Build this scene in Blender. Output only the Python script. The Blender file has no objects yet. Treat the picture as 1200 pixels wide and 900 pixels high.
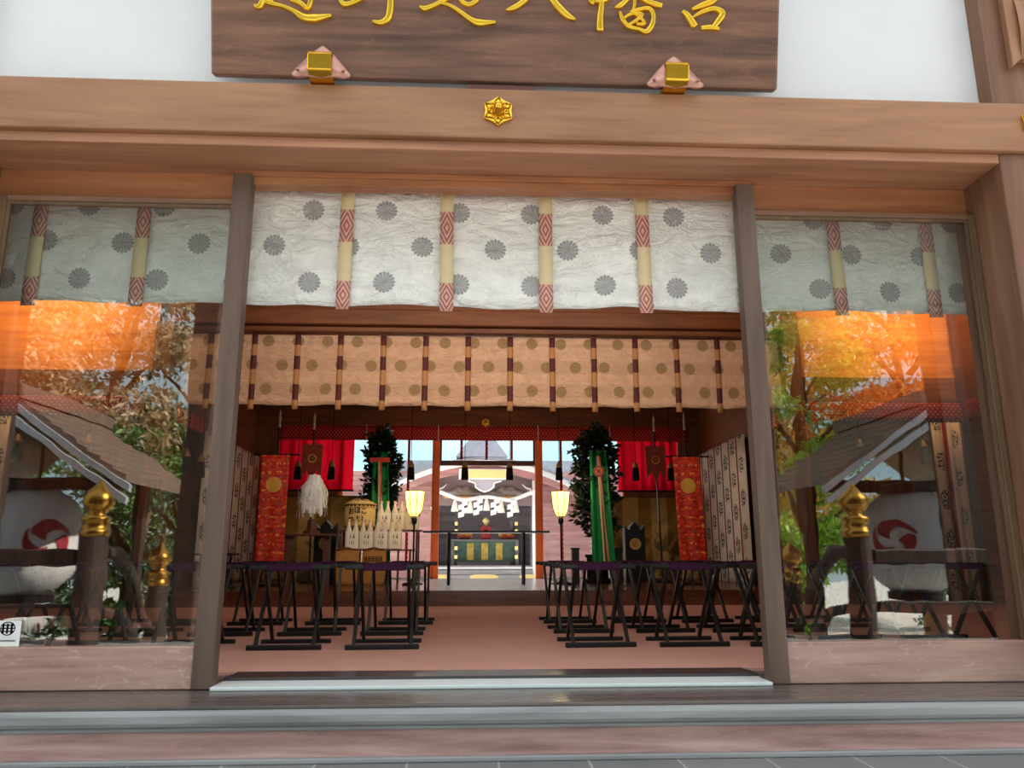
import bpy, bmesh, math, random
from math import sin, cos, pi, radians
from mathutils import Vector, Matrix, Quaternion
rnd = random.Random(7)
sc = bpy.context.scene
COL = sc.collection

# ------------------------------------------------------------------ render / view
sc.view_settings.view_transform = 'Standard'
sc.view_settings.look = 'None'
sc.view_settings.gamma = 1.0
sc.view_settings.use_curve_mapping = False
sc.view_settings.exposure = 0.5
sc.cycles.use_denoising = True
sc.cycles.max_bounces = 8
sc.cycles.diffuse_bounces = 4
sc.cycles.glossy_bounces = 4
sc.cycles.transparent_max_bounces = 24
sc.cycles.transmission_bounces = 6
sc.cycles.sample_clamp_indirect = 6.0

# ------------------------------------------------------------------ camera
CX, CD, CH = -0.092, 3.197, 0.495
YAW, PIT, ROL = radians(2.82), radians(12.467), radians(-0.08)
fw = Vector((sin(YAW)*cos(PIT), cos(YAW)*cos(PIT), sin(PIT)))
r0 = Vector((cos(YAW), -sin(YAW), 0)); u0 = r0.cross(fw)
rr = r0*cos(ROL)+u0*sin(ROL); uu = u0*cos(ROL)-r0*sin(ROL)
cd = bpy.data.cameras.new('camera'); cam = bpy.data.objects.new('camera', cd); COL.objects.link(cam)
cd.sensor_width = 36; cd.lens = 27; cd.clip_start = 0.02; cd.clip_end = 300
cam.matrix_world = Matrix(((rr.x, uu.x, -fw.x, CX), (rr.y, uu.y, -fw.y, -CD), (rr.z, uu.z, -fw.z, CH), (0, 0, 0, 1)))
sc.camera = cam

# ------------------------------------------------------------------ colour + material helpers
def lin(c):
    return tuple(((v/255)/12.92 if v/255 <= .04045 else ((v/255+.055)/1.055)**2.4) for v in c)
def rgba(c):
    return (*lin(c), 1.0)

class NT:
    """tiny node-tree builder; sockets or numbers are accepted everywhere"""
    def __init__(s, name):
        s.m = bpy.data.materials.new(name); s.m.use_nodes = True
        s.t = s.m.node_tree; s.t.nodes.clear()
        s.out = s.t.nodes.new('ShaderNodeOutputMaterial')
    def n(s, typ, **kw):
        nd = s.t.nodes.new(typ)
        for k, v in kw.items(): setattr(nd, k, v)
        return nd
    def put(s, sock, v):
        if isinstance(v, bpy.types.NodeSocket): s.t.links.new(v, sock)
        elif v is not None:
            if hasattr(sock.default_value, '__len__') and not hasattr(v, '__len__'): v = (v, v, v, 1)[:len(sock.default_value)]
            if hasattr(v, '__len__') and len(v) == 3 and len(sock.default_value) == 4: v = (*v, 1)
            sock.default_value = v
    def m2(s, op, a, b=None, c=None, clamp=False):
        nd = s.n('ShaderNodeMath', operation=op, use_clamp=clamp)
        for i, v in enumerate((a, b, c)):
            if v is not None: s.put(nd.inputs[i], v)
        return nd.outputs[0]
    def mix(s, f, a, b, blend='MIX'):
        nd = s.n('ShaderNodeMix', data_type='RGBA', blend_type=blend)
        s.put(nd.inputs['Factor'], f); s.put(nd.inputs[6], a); s.put(nd.inputs[7], b)
        return nd.outputs[2]
    def coord(s, which='Object', scale=(1, 1, 1), rot=(0, 0, 0)):
        tc = s.n('ShaderNodeTexCoord'); mp = s.n('ShaderNodeMapping')
        mp.inputs['Scale'].default_value = scale; mp.inputs['Rotation'].default_value = rot
        s.t.links.new(tc.outputs[which], mp.inputs[0]); return mp.outputs[0]
    def noise(s, vec, scale=5, detail=4, rough=.55, dist=0):
        nd = s.n('ShaderNodeTexNoise'); s.put(nd.inputs['Vector'], vec)
        nd.inputs['Scale'].default_value = scale; nd.inputs['Detail'].default_value = detail
        nd.inputs['Roughness'].default_value = rough; nd.inputs['Distortion'].default_value = dist
        return nd.outputs['Fac']
    def ramp(s, f, stops):
        nd = s.n('ShaderNodeValToRGB'); s.put(nd.inputs[0], f); el = nd.color_ramp.elements
        while len(el) < len(stops): el.new(.5)
        for e, (p, c) in zip(el, stops): e.position = p; e.color = c if len(c) == 4 else rgba(c)
        return nd.outputs[0]
    def step(s, x, a, b):
        nd = s.n('ShaderNodeMapRange', interpolation_type='SMOOTHSTEP'); s.put(nd.inputs[0], x)
        nd.inputs[1].default_value = a; nd.inputs[2].default_value = b
        return nd.outputs[0]
    def bump(s, h, strength=.2, dist=.01):
        nd = s.n('ShaderNodeBump'); nd.inputs['Strength'].default_value = strength
        nd.inputs['Distance'].default_value = dist; s.put(nd.inputs['Height'], h); return nd.outputs[0]
    def bsdf(s, color, rough=.5, metal=0, spec=.5, normal=None, emit=None, estr=0, trans=0, sheen=0):
        b = s.n('ShaderNodeBsdfPrincipled')
        s.put(b.inputs['Base Color'], color); s.put(b.inputs['Roughness'], rough); s.put(b.inputs['Metallic'], metal)
        b.inputs['Specular IOR Level'].default_value = spec
        if normal is not None: s.put(b.inputs['Normal'], normal)
        if emit is not None:
            s.put(b.inputs['Emission Color'], emit); b.inputs['Emission Strength'].default_value = estr
        if trans: b.inputs['Transmission Weight'].default_value = trans
        s.t.links.new(b.outputs[0], s.out.inputs[0]); return b
    def xy(s, uv=True):
        tc = s.n('ShaderNodeTexCoord'); sp = s.n('ShaderNodeSeparateXYZ')
        s.t.links.new(tc.outputs['UV' if uv else 'Object'], sp.inputs[0]); return sp.outputs

def flat(name, c, rough=.5, metal=0, spec=.5, var=.0, vs=8):
    t = NT(name); col = rgba(c)
    if var:
        f = t.noise(t.coord(), vs)
        col = t.mix(f, rgba(tuple(max(0, v*(1-var)) for v in c)), rgba(tuple(min(255, v*(1+var)) for v in c)))
    t.bsdf(col, rough, metal, spec); return t.m

def wood(name, light, mid, dark, axis='X', rough=.5, spec=.4, fine=1.0, wear=0.0, weare=(190, 170, 160)):
    t = NT(name)
    sx = {'X': (.9, 14, 14), 'Y': (14, .9, 14), 'Z': (14, 14, .9)}[axis]
    sb = {'X': (.35, 3, 3), 'Y': (3, .35, 3), 'Z': (3, 3, .35)}[axis]
    v = t.coord('Object', tuple(a*fine for a in sx)); n1 = t.noise(v, 1.6, 6, .6, .6)
    n2 = t.noise(t.coord('Object', sb), 2.2, 4, .55, 1.2)
    f = t.m2('ADD', t.m2('MULTIPLY', n1, .5), t.m2('MULTIPLY', n2, .5))
    col = t.ramp(f, [(.33, dark), (.5, mid), (.68, light)])
    if wear:
        w = t.step(t.noise(t.coord('Object', (3, 3, 6)), 2.3, 6, .62, 2.5), .56, .66)
        col = t.mix(t.m2('MULTIPLY', w, wear), col, rgba(weare))
    t.bsdf(col, t.m2('ADD', t.m2('MULTIPLY', n1, .2), rough-.1), 0, spec, t.bump(n1, .12, .004)); return t.m

# ------------------------------------------------------------------ geometry helpers
class MB:
    def __init__(s): s.v = []; s.f = []; s.uv = {}
    def quad(s, a, b, c, d, uvs=None):
        i = len(s.v); s.v += [tuple(a), tuple(b), tuple(c), tuple(d)]; s.f.append((i, i+1, i+2, i+3))
        if uvs: s.uv[len(s.f)-1] = uvs
    def box(s, x0, x1, y0, y1, z0, z1):
        if x0 > x1: x0, x1 = x1, x0
        if y0 > y1: y0, y1 = y1, y0
        if z0 > z1: z0, z1 = z1, z0
        i = len(s.v)
        s.v += [(x0, y0, z0), (x1, y0, z0), (x1, y1, z0), (x0, y1, z0), (x0, y0, z1), (x1, y0, z1), (x1, y1, z1), (x0, y1, z1)]
        for q in ((0, 3, 2, 1), (4, 5, 6, 7), (0, 1, 5, 4), (1, 2, 6, 5), (2, 3, 7, 6), (3, 0, 4, 7)): s.f.append(tuple(i+k for k in q))
        return s
    def tube(s, pts, rad, n=10, cap=True, squash=None):
        pts = [Vector(p) for p in pts]
        rads = rad if hasattr(rad, '__len__') else [rad]*len(pts)
        i0 = len(s.v); ref = None
        for k, p in enumerate(pts):
            d = (pts[min(k+1, len(pts)-1)]-pts[max(k-1, 0)]).normalized()
            if ref is None or abs(ref.dot(d)) > .95: ref = Vector((0, 0, 1)) if abs(d.z) < .9 else Vector((1, 0, 0))
            a = d.cross(ref).normalized(); b = d.cross(a).normalized(); ref = -b if False else ref
            for j in range(n):
                an = 2*pi*j/n
                s.v.append(tuple(p+a*(cos(an)*rads[k])+b*(sin(an)*rads[k])))
        for k in range(len(pts)-1):
            for j in range(n):
                s.f.append((i0+k*n+j, i0+k*n+(j+1) % n, i0+(k+1)*n+(j+1) % n, i0+(k+1)*n+j))
        if cap:
            s.f.append(tuple(i0+j for j in range(n))[::-1]); s.f.append(tuple(i0+(len(pts)-1)*n+j for j in range(n)))
        return s
    def lathe(s, prof, c=(0, 0, 0), n=20, sx=1, sy=1):
        i0 = len(s.v)
        for r, z in prof:
            for j in range(n):
                an = 2*pi*j/n; s.v.append((c[0]+r*cos(an)*sx, c[1]+r*sin(an)*sy, c[2]+z))
        for k in range(len(prof)-1):
            for j in range(n): s.f.append((i0+k*n+j, i0+k*n+(j+1) % n, i0+(k+1)*n+(j+1) % n, i0+(k+1)*n+j))
        s.f.append(tuple(i0+j for j in range(n))[::-1]); s.f.append(tuple(i0+(len(prof)-1)*n+j for j in range(n)))
        return s
    def prism(s, poly, plane, d0, d1):
        """polygon in a plane ('xz' pushed along y, 'yz' along x, 'xy' along z)"""
        i = len(s.v); n = len(poly)
        for d in (d0, d1):
            for a, b in poly: s.v.append({'xz': (a, d, b), 'yz': (d, a, b), 'xy': (a, b, d)}[plane])
        s.f.append(tuple(range(i, i+n))); s.f.append(tuple(range(i+2*n-1, i+n-1, -1)))
        for k in range(n): s.f.append((i+k, i+(k+1) % n, i+n+(k+1) % n, i+n+k))
        return s
    def grid(s, fn, nu, nv, u1=1., v1=1.):
        """fn(u,v) -> point, uv stored in metres via fn's (u,v)"""
        i = len(s.v)
        for a in range(nu+1):
            for b in range(nv+1): s.v.append(tuple(fn(a/nu, b/nv)))
        for a in range(nu):
            for b in range(nv):
                q = (i+a*(nv+1)+b, i+(a+1)*(nv+1)+b, i+(a+1)*(nv+1)+b+1, i+a*(nv+1)+b+1)
                s.f.append(q)
                s.uv[len(s.f)-1] = [(a/nu*u1, b/nv*v1), ((a+1)/nu*u1, b/nv*v1), ((a+1)/nu*u1, (b+1)/nv*v1), (a/nu*u1, (b+1)/nv*v1)]
        return s
    def build(s, name, mat, parent=None, bevel=0, smooth=False, solid=0, loc=None):
        me = bpy.data.meshes.new(name); me.from_pydata(s.v, [], s.f)
        if s.uv:
            L = me.uv_layers.new(name='UVMap')
            for pi_, uvs in s.uv.items():
                for k, li in enumerate(me.polygons[pi_].loop_indices): L.data[li].uv = uvs[k]
        bm = bmesh.new(); bm.from_mesh(me); bmesh.ops.recalc_face_normals(bm, faces=bm.faces); bm.to_mesh(me); bm.free()
        me.materials.append(mat)
        if smooth:
            for p in me.polygons: p.use_smooth = True
        o = bpy.data.objects.new(name, me); COL.objects.link(o)
        if parent is not None: o.parent = parent
        if loc: o.location = loc
        if solid:
            md = o.modifiers.new('thick', 'SOLIDIFY'); md.thickness = solid; md.offset = 0
        if bevel:
            md = o.modifiers.new('bevel', 'BEVEL'); md.width = bevel; md.segments = 2; md.limit_method = 'ANGLE'; md.angle_limit = radians(40)
        return o

def tag(o, label=None, cat=None, group=None, kind=None):
    if label: o['label'] = label
    if cat: o['category'] = cat
    if group: o['group'] = group
    if kind: o['kind'] = kind
    return o
def thing(name, label, cat, loc=(0, 0, 0), rz=0, group=None, kind=None):
    o = bpy.data.objects.new(name, None); o.empty_display_size = .1; COL.objects.link(o)
    o.location = loc; o.rotation_euler = (0, 0, rz); return tag(o, label, cat, group, kind)
def struct(name, label, mb, mat, cat='structure', **kw):
    return tag(mb.build(name, mat, **kw), label, cat, kind='structure')
def dup(root, loc, rz=0, label=None, scale=None):
    r = root.copy(); COL.objects.link(r); r.location = loc; r.rotation_euler = (0, 0, rz)
    if scale: r.scale = scale
    if label: r['label'] = label
    for ch in list(root.children):
        c = ch.copy(); COL.objects.link(c); c.parent = r
        for g in ch.children:
            d = g.copy(); COL.objects.link(d); d.parent = c
    return r
def bx(*a): return MB().box(*a)

# ------------------------------------------------------------------ materials
M = {}
M['beam'] = wood('beam_wood', (172, 126, 94), (156, 111, 81), (134, 92, 65), 'X', .55)
M['post'] = wood('post_wood', (118, 95, 83), (102, 81, 70), (84, 66, 57), 'Z', .5, fine=.8)
M['pillar'] = wood('pillar_wood', (144, 104, 80), (124, 87, 66), (102, 70, 52), 'Z', .55)
M['rail'] = wood('rail_wood', (206, 170, 156), (180, 142, 130), (140, 106, 98), 'X', .45, wear=.45, weare=(214, 184, 168))
M['riser'] = wood('riser_wood', (222, 186, 178), (184, 144, 137), (132, 97, 91), 'X', .5, wear=.3, weare=(205, 160, 145))
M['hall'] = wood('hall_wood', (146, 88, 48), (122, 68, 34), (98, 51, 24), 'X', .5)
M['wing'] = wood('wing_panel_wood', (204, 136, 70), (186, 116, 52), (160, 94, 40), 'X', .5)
M['hall_y'] = wood('hall_wood_side', (146, 92, 52), (124, 72, 38), (100, 56, 28), 'Y', .5)
M['hall_z'] = wood('hall_wood_post', (150, 96, 60), (128, 80, 48), (106, 64, 38), 'Z', .5)
M['kamoi'] = wood('kamoi_wood', (184, 126, 90), (164, 106, 72), (138, 84, 54), 'X', .45)
M['signwood'] = wood('sign_wood', (146, 104, 82), (116, 82, 66), (72, 50, 42), 'X', .4, .5, wear=.12, weare=(180, 120, 90))
M['signdark'] = flat('sign_edge_dark', (52, 40, 36), .5)
M['carved'] = wood('carved_wood', (178, 130, 100), (156, 110, 82), (128, 88, 64), 'Z', .5)
M['boardgrey'] = wood('veranda_board', (118, 108, 104), (96, 86, 82), (74, 66, 62), 'X', .28, .6)
M['nosing'] = wood('nosing_board', (172, 172, 172), (152, 152, 152), (124, 123, 123), 'X', .35, .5)
M['pinkwood'] = wood('honden_boards', (206, 156, 150), (186, 134, 130), (160, 110, 106), 'X', .6)
M['greywood'] = wood('honden_grey', (150, 146, 150), (116, 112, 116), (84, 80, 84), 'X', .6)
t = NT('plaster'); f = t.noise(t.coord(), 2.5, 5)
t.bsdf(t.mix(f, rgba((214, 216, 218)), rgba((228, 229, 231))), .75, 0, .2, t.bump(t.noise(t.coord(), 30), .04)); M['plaster'] = t.m
t = NT('carpet'); f = t.noise(t.coord('Object', (1, 1.6, 1)), 1.1, 4); g = t.noise(t.coord(), 400, 2)
t.bsdf(t.mix(f, rgba((196, 142, 124)), rgba((222, 174, 158))), .85, 0, .25, t.bump(g, .25, .002)); M['carpet'] = t.m
M['alu'] = flat('rail_metal', (226, 236, 234), .45, .15)
M['railtrack'] = flat('track_dark', (66, 58, 56), .3, 0, .6)
t = NT('stone_paving'); sp = t.xy(False)
bk = t.n('ShaderNodeTexBrick'); t.put(bk.inputs['Vector'], t.coord('Object', (1, 1, 1)))
bk.inputs['Scale'].default_value = 1; bk.inputs['Brick Width'].default_value = .31; bk.inputs['Row Height'].default_value = .62; bk.inputs['Mortar Size'].default_value = .004
bk.inputs['Color1'].default_value = rgba((124, 123, 122)); bk.inputs['Color2'].default_value = rgba((138, 136, 134)); bk.inputs['Mortar'].default_value = rgba((190, 188, 184))
f = t.noise(t.coord(), 9, 6)
t.bsdf(t.mix(t.m2('MULTIPLY', f, .5), bk.outputs[0], rgba((98, 98, 98))), .5, 0, .4); M['stone'] = t.m
M['gold'] = flat('gold', (238, 186, 62), .24, 1)
M['goldleaf'] = flat('gold_leaf', (250, 206, 70), .3, 1)
M['golddull'] = flat('gold_dull', (214, 170, 84), .4, .45, var=.15)
M['agedgold'] = flat('aged_gold', (188, 140, 62), .25, 1, var=.2)
M['palegold'] = flat('pale_gold', (252, 228, 150), .4, .1)
M['copper'] = flat('copper_plate', (190, 142, 128), .42, .7, var=.15, vs=40)
M['black'] = flat('black_lacquer', (14, 12, 12), .34, 0, .4)
M['blackmat'] = flat('black_matt', (16, 15, 16), .7)
M['purple'] = flat('purple_seat', (62, 26, 58), .75, 0, .2, var=.15, vs=60)
M['tassel'] = flat('tassel_black', (24, 14, 16), .8, 0, .2)
M['tasselgold'] = flat('tassel_cap', (150, 116, 70), .5, .5)
M['verm'] = flat('vermilion', (255, 116, 50), .45, 0, .4, var=.06)
M['crimson'] = flat('crimson_post', (196, 24, 30), .5)
M['brownpost'] = flat('frame_brown', (92, 50, 28), .5)
M['white'] = flat('white_paper', (246, 246, 244), .8, 0, .2)
M['cream'] = flat('cream_cord', (230, 222, 200), .8, 0, .2)
M['green'] = flat('green_silk', (10, 118, 58), .5, 0, .3)
M['ribbon'] = flat('ribbon_cream', (214, 170, 130), .6)
M['ribbonred'] = flat('ribbon_red', (190, 60, 44), .6)
M['olive'] = wood('door_frame_olive', (128, 100, 74), (104, 80, 58), (80, 60, 42), 'Z', .45)
M['stand'] = flat('stand_wood', (96, 50, 34), .5, var=.15)
M['lampwire'] = flat('lamp_wire', (26, 20, 16), .5)
M['bottle'] = flat('bottle_paper', (232, 220, 200), .65, 0, .3, var=.05, vs=20)
M['bottlecap'] = flat('bottle_cap', (222, 196, 160), .6)
M['ink'] = flat('ink', (30, 22, 20), .8, 0, .1)
M['kraft'] = flat('kraft_paper', (176, 124, 66), .8, 0, .2, var=.2, vs=14)
M['leafstem'] = flat('bark', (86, 68, 52), .9, 0, .1, var=.25, vs=20)
M['darkwood'] = wood('shed_dark', (70, 52, 42), (52, 38, 31), (36, 27, 23), 'Y', .6)
M['darkpillar'] = wood('porch_pillar', (76, 56, 45), (60, 44, 36), (44, 32, 27), 'Z', .6)
M['shedroof'] = flat('shed_roof_copper', (120, 98, 86), .35, .35, var=.3, vs=18)
M['verge'] = flat('shed_verge', (170, 170, 176), .4, .2)
M['whiteedge'] = flat('white_verge', (250, 248, 246), .7)
M['greyroof'] = flat('far_roof', (150, 150, 158), .8, var=.15)

# glass of the sliding doors (coated double pane: clear + mirror by Fresnel)
def glass(name, ior, tint, wav=.015, dust=None):
    t = NT(name)
    n = t.bump(t.noise(t.coord(), 3.0, 2), wav, .05)
    gb = t.n('ShaderNodeNewGeometry')
    fr = t.n('ShaderNodeFresnel'); t.put(fr.inputs[0], t.m2('ADD', t.m2('MULTIPLY', gb.outputs['Backfacing'], 1/ior-ior), ior)); t.put(fr.inputs['Normal'], n)
    tr = t.n('ShaderNodeBsdfTransparent'); tr.inputs[0].default_value = (*tint, 1)
    gl = t.n('ShaderNodeBsdfGlossy'); gl.inputs['Roughness'].default_value = 0.0; t.put(gl.inputs['Normal'], n)
    mx = t.n('ShaderNodeMixShader'); t.put(mx.inputs[0], fr.outputs[0])
    t.t.links.new(tr.outputs[0], mx.inputs[1]); t.t.links.new(gl.outputs[0], mx.inputs[2])
    t.t.links.new(mx.outputs[0], t.out.inputs[0]); return t.m
M['glass'] = glass('door_glass', 2.2, (.945, .972, .96))
M['panes'] = glass('court_glass', 1.4, (.94, .98, .98), .0)

def flower_mask(t, u, v, su, sv, R, v0, u0=0.0):
    """chrysanthemums in staggered rows: (petal mask, petal line mask)"""
    rowi = t.m2('FLOOR', t.m2('DIVIDE', t.m2('SUBTRACT', v, v0-sv/2), sv))
    par = t.m2('FLOORED_MODULO', rowi, 2.0)
    uo = t.m2('ADD', t.m2('SUBTRACT', u, u0), t.m2('MULTIPLY', par, su/2))
    du = t.m2('SUBTRACT', t.m2('FLOORED_MODULO', uo, su), su/2)
    dv = t.m2('SUBTRACT', t.m2('FLOORED_MODULO', t.m2('SUBTRACT', v, v0-sv/2), sv), sv/2)
    r = t.m2('SQRT', t.m2('ADD', t.m2('MULTIPLY', du, du), t.m2('MULTIPLY', dv, dv)))
    th = t.m2('ARCTAN2', dv, du)
    pet = t.m2('ABSOLUTE', t.m2('COSINE', t.m2('MULTIPLY', th, 8.0)))
    rim = t.m2('MULTIPLY', t.m2('ADD', t.m2('MULTIPLY', pet, .14), .86), R)
    inside = t.step(t.m2('SUBTRACT', rim, r), 0.0, R*.05)
    line = t.m2('SUBTRACT', 1.0, t.step(pet, .12, .34))
    core = t.step(t.m2('DIVIDE', r, R), .16, .22)
    lines = t.m2('MULTIPLY', t.m2('MULTIPLY', line, core), t.step(t.m2('DIVIDE', r, R), .98, .9))
    return inside, lines, r

def brocade(name, base, base2, flo, line, su, sv, R, v0, u0, bands=None, swirl=.5, swc=(250, 244, 228), trans=.0):
    t = NT(name); X, Y, Z = t.xy()
    tc = t.n('ShaderNodeTexCoord')
    ins, lns, r = flower_mask(t, X, Y, su, sv, R, v0, u0)
    mp = t.n('ShaderNodeMapping'); t.t.links.new(tc.outputs['UV'], mp.inputs[0])
    n1 = t.noise(mp.outputs[0], 9, 5, .6, 1.0)
    col = t.mix(t.step(n1, .35, .65), rgba(base), rgba(base2))
    vo = t.n('ShaderNodeTexVoronoi'); t.put(vo.inputs['Vector'], mp.outputs[0]); vo.inputs['Scale'].default_value = 8.5
    cell = t.step(vo.outputs['Distance'], .46, .36)
    sw = t.m2('SINE', t.m2('ADD', t.m2('MULTIPLY', vo.outputs['Distance'], 40), t.m2('MULTIPLY', t.noise(mp.outputs[0], 13, 2), 26)))
    swm = t.m2('MULTIPLY', t.m2('MULTIPLY', t.step(sw, .35, .8), cell), swirl)
    col = t.mix(swm, col, rgba(swc))
    if bands:
        for (a, b, c, s_) in bands:
            bm_ = t.m2('MULTIPLY', t.step(Y, a-.004, a+.004), t.m2('SUBTRACT', 1, t.step(Y, b-.004, b+.004)))
            col = t.mix(t.m2('MULTIPLY', bm_, s_), col, rgba(c))
    fl = t.mix(lns, rgba(flo), rgba(line))
    fn = t.noise(mp.outputs[0], 60, 2)
    fl = t.mix(t.m2('MULTIPLY', fn, .3), fl, rgba(line))
    col = t.mix(ins, col, fl)
    wr = t.n('ShaderNodeMapping'); t.t.links.new(tc.outputs['UV'], wr.inputs[0]); wr.inputs['Rotation'].default_value = (0, 0, .5); wr.inputs['Scale'].default_value = (4, 9, 1)
    n2 = t.noise(wr.outputs[0], 1.6, 4, .6, 1.4)
    h = t.m2('ADD', t.m2('MULTIPLY', n2, 1.6), t.m2('MULTIPLY', swm, .35))
    b = t.bsdf(col, .5, 0, .4, t.bump(h, .7, .03))
    return t.m
M['brocade'] = brocade('white_brocade', (252, 249, 244), (240, 237, 233), (156, 154, 158), (226, 220, 212), .34, .178, .053, .108, .317, bands=[(.49, .62, (250, 247, 243), .6)], swirl=.8, swc=(255, 252, 242))
M['brocade_rear'] = brocade('peach_brocade', (238, 200, 168), (226, 182, 148), (158, 124, 84), (206, 172, 128), .313, .262, .066, .17, .10,
                            bands=[(.10, .25, (214, 172, 140), .5), (.36, .51, (214, 172, 140), .5), (.66, .7, (205, 160, 130), .4)], swirl=.25, swc=(246, 206, 168))

def strap_mat(name, cream, red1, red2, secs, W):
    t = NT(name); X, Y, Z = t.xy()
    u = t.m2('ABSOLUTE', t.m2('SUBTRACT', X, W/2))
    col = rgba(cream)
    nz = t.noise(t.coord('UV'), 30, 3)
    col = t.mix(t.m2('MULTIPLY', nz, .35), rgba(cream), rgba(tuple(v*.8 for v in cream)))
    for a, b in secs:
        ins = t.m2('MULTIPLY', t.step(Y, a-.004, a+.004), t.m2('SUBTRACT', 1, t.step(Y, b-.004, b+.004)))
        d = t.m2('ADD', t.m2('DIVIDE', u, W*.5), t.m2('DIVIDE', t.m2('ABSOLUTE', t.m2('SUBTRACT', Y, (a+b)/2)), (b-a)*.42))
        pat = t.step(t.m2('SINE', t.m2('MULTIPLY', d, 11.5)), -.25, .25)
        col = t.mix(ins, col, t.mix(pat, rgba(red1), rgba(red2)))
    t.bsdf(col, .6, 0, .3); return t.m
M['strap'] = strap_mat('strap_weave', (232, 210, 166), (172, 100, 96), (222, 176, 158), [(0, .135), (.325, .485)], .062)
M['strap_rear'] = strap_mat('strap_weave_rear', (206, 150, 96), (70, 24, 30), (120, 60, 56), [(.10, .27), (.43, .58), (.70, .86)], .06)

# red cloth with white dots
def dotted(name, base, dot, s, r):
    t = NT(name); X, Y, Z = t.xy()
    row = t.m2('FLOORED_MODULO', t.m2('FLOOR', t.m2('DIVIDE', Y, s*.6)), 2.0)
    du = t.m2('SUBTRACT', t.m2('FLOORED_MODULO', t.m2('ADD', X, t.m2('MULTIPLY', row, s/2)), s), s/2)
    dv = t.m2('SUBTRACT', t.m2('FLOORED_MODULO', Y, s*.6), s*.3)
    d = t.m2('SQRT', t.m2('ADD', t.m2('MULTIPLY', du, du), t.m2('MULTIPLY', dv, dv)))
    f = t.m2('SUBTRACT', 1, t.step(d, r*.7, r))
    n = t.noise(t.coord('UV'), 6, 3)
    t.bsdf(t.mix(f, t.mix(n, rgba(base), rgba(tuple(v*.75 for v in base))), rgba(dot)), .6, 0, .3); return t.m
M['reddark'] = dotted('dark_red_dotted_cloth', (138, 14, 20), (196, 120, 96), .052, .0085)  # darker copy of the red dotted cloth; the wings' dimness is in its colour
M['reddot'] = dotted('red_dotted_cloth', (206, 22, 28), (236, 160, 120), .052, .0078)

def redcurtain():
    t = NT('red_sheer'); n = t.noise(t.coord('UV', (9, .6, 1)), 2, 3)
    d = t.n('ShaderNodeBsdfDiffuse'); t.put(d.inputs[0], t.mix(n, rgba((196, 8, 30)), rgba((232, 24, 50))))
    tl = t.n('ShaderNodeBsdfTranslucent'); tl.inputs[0].default_value = rgba((240, 20, 48))
    mx = t.n('ShaderNodeMixShader'); mx.inputs[0].default_value = .55
    t.t.links.new(d.outputs[0], mx.inputs[1]); t.t.links.new(tl.outputs[0], mx.inputs[2]); t.t.links.new(mx.outputs[0], t.out.inputs[0]); return t.m
M['redcurtain'] = redcurtain()

def kimono():
    t = NT('sprig_curtain'); X, Y, Z = t.xy()
    w = .30
    du = t.m2('ABSOLUTE', t.m2('SUBTRACT', t.m2('FLOORED_MODULO', X, w), w/2))
    red = t.step(t.m2('FLOORED_MODULO', t.m2('ADD', X, .01), w), w-.068, w-.060)
    # sprigs: dark noise blots only within small cells
    idx = t.m2('FLOOR', t.m2('DIVIDE', X, w))
    off = t.m2('MULTIPLY', t.m2('FLOORED_MODULO', idx, 3.0), .17)
    du2 = t.m2('SUBTRACT', t.m2('FLOORED_MODULO', X, w), w/2)
    dv = t.m2('SUBTRACT', t.m2('FLOORED_MODULO', t.m2('ADD', Y, off), .40), .20)
    el = t.m2('SQRT', t.m2('ADD', t.m2('POWER', t.m2('DIVIDE', t.m2('ADD', du2, .03), .075), 2.0), t.m2('POWER', t.m2('DIVIDE', dv, .11), 2.0)))
    nz = t.noise(t.coord('UV'), 42, 3, .6)
    sp = t.m2('MULTIPLY', t.step(el, 1.05, .8), t.step(nz, .47, .52))
    col = t.mix(t.noise(t.coord('UV'), 5, 2), rgba((228, 214, 196)), rgba((208, 190, 168)))
    col = t.mix(sp, col, rgba((40, 34, 34)))
    col = t.mix(red, col, rgba((140, 16, 26)))
    t.bsdf(col, .75, 0, .2); return t.m
M['kimono'] = kimono()

def banner_mat():
    t = NT('banner_brocade'); X, Y, Z = t.xy()
    v = t.coord('UV', (5, 9, 1))
    n = t.noise(v, 2.2, 3, .5, .4)
    wv = t.m2('SINE', t.m2('ADD', t.m2('MULTIPLY', Y, 62), t.m2('MULTIPLY', n, 5)))
    col = t.mix(t.step(n, .45, .55), rgba((216, 58, 30)), rgba((180, 32, 24)))
    m = t.m2('MULTIPLY', t.step(wv, .62, .9), t.step(t.noise(t.coord('UV', (9, 5, 1)), 2.6, 2), .5, .58))
    col = t.mix(m, col, rgba((236, 160, 60)))
    m2 = t.m2('MULTIPLY', t.step(wv, -.7, -.95), t.step(t.noise(t.coord('UV', (11, 6, 1)), 2.2, 2), .54, .62))
    col = t.mix(m2, col, rgba((104, 110, 60)))
    dx = t.m2('SUBTRACT', X, .16); dy = t.m2('SUBTRACT', Y, .96)
    d = t.m2('SQRT', t.m2('ADD', t.m2('MULTIPLY', dx, dx), t.m2('MULTIPLY', dy, dy)))
    col = t.mix(t.step(d, .092, .086), col, rgba((214, 160, 66)))
    t.bsdf(col, .55, 0, .35); return t.m
M['banner'] = banner_mat()

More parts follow.
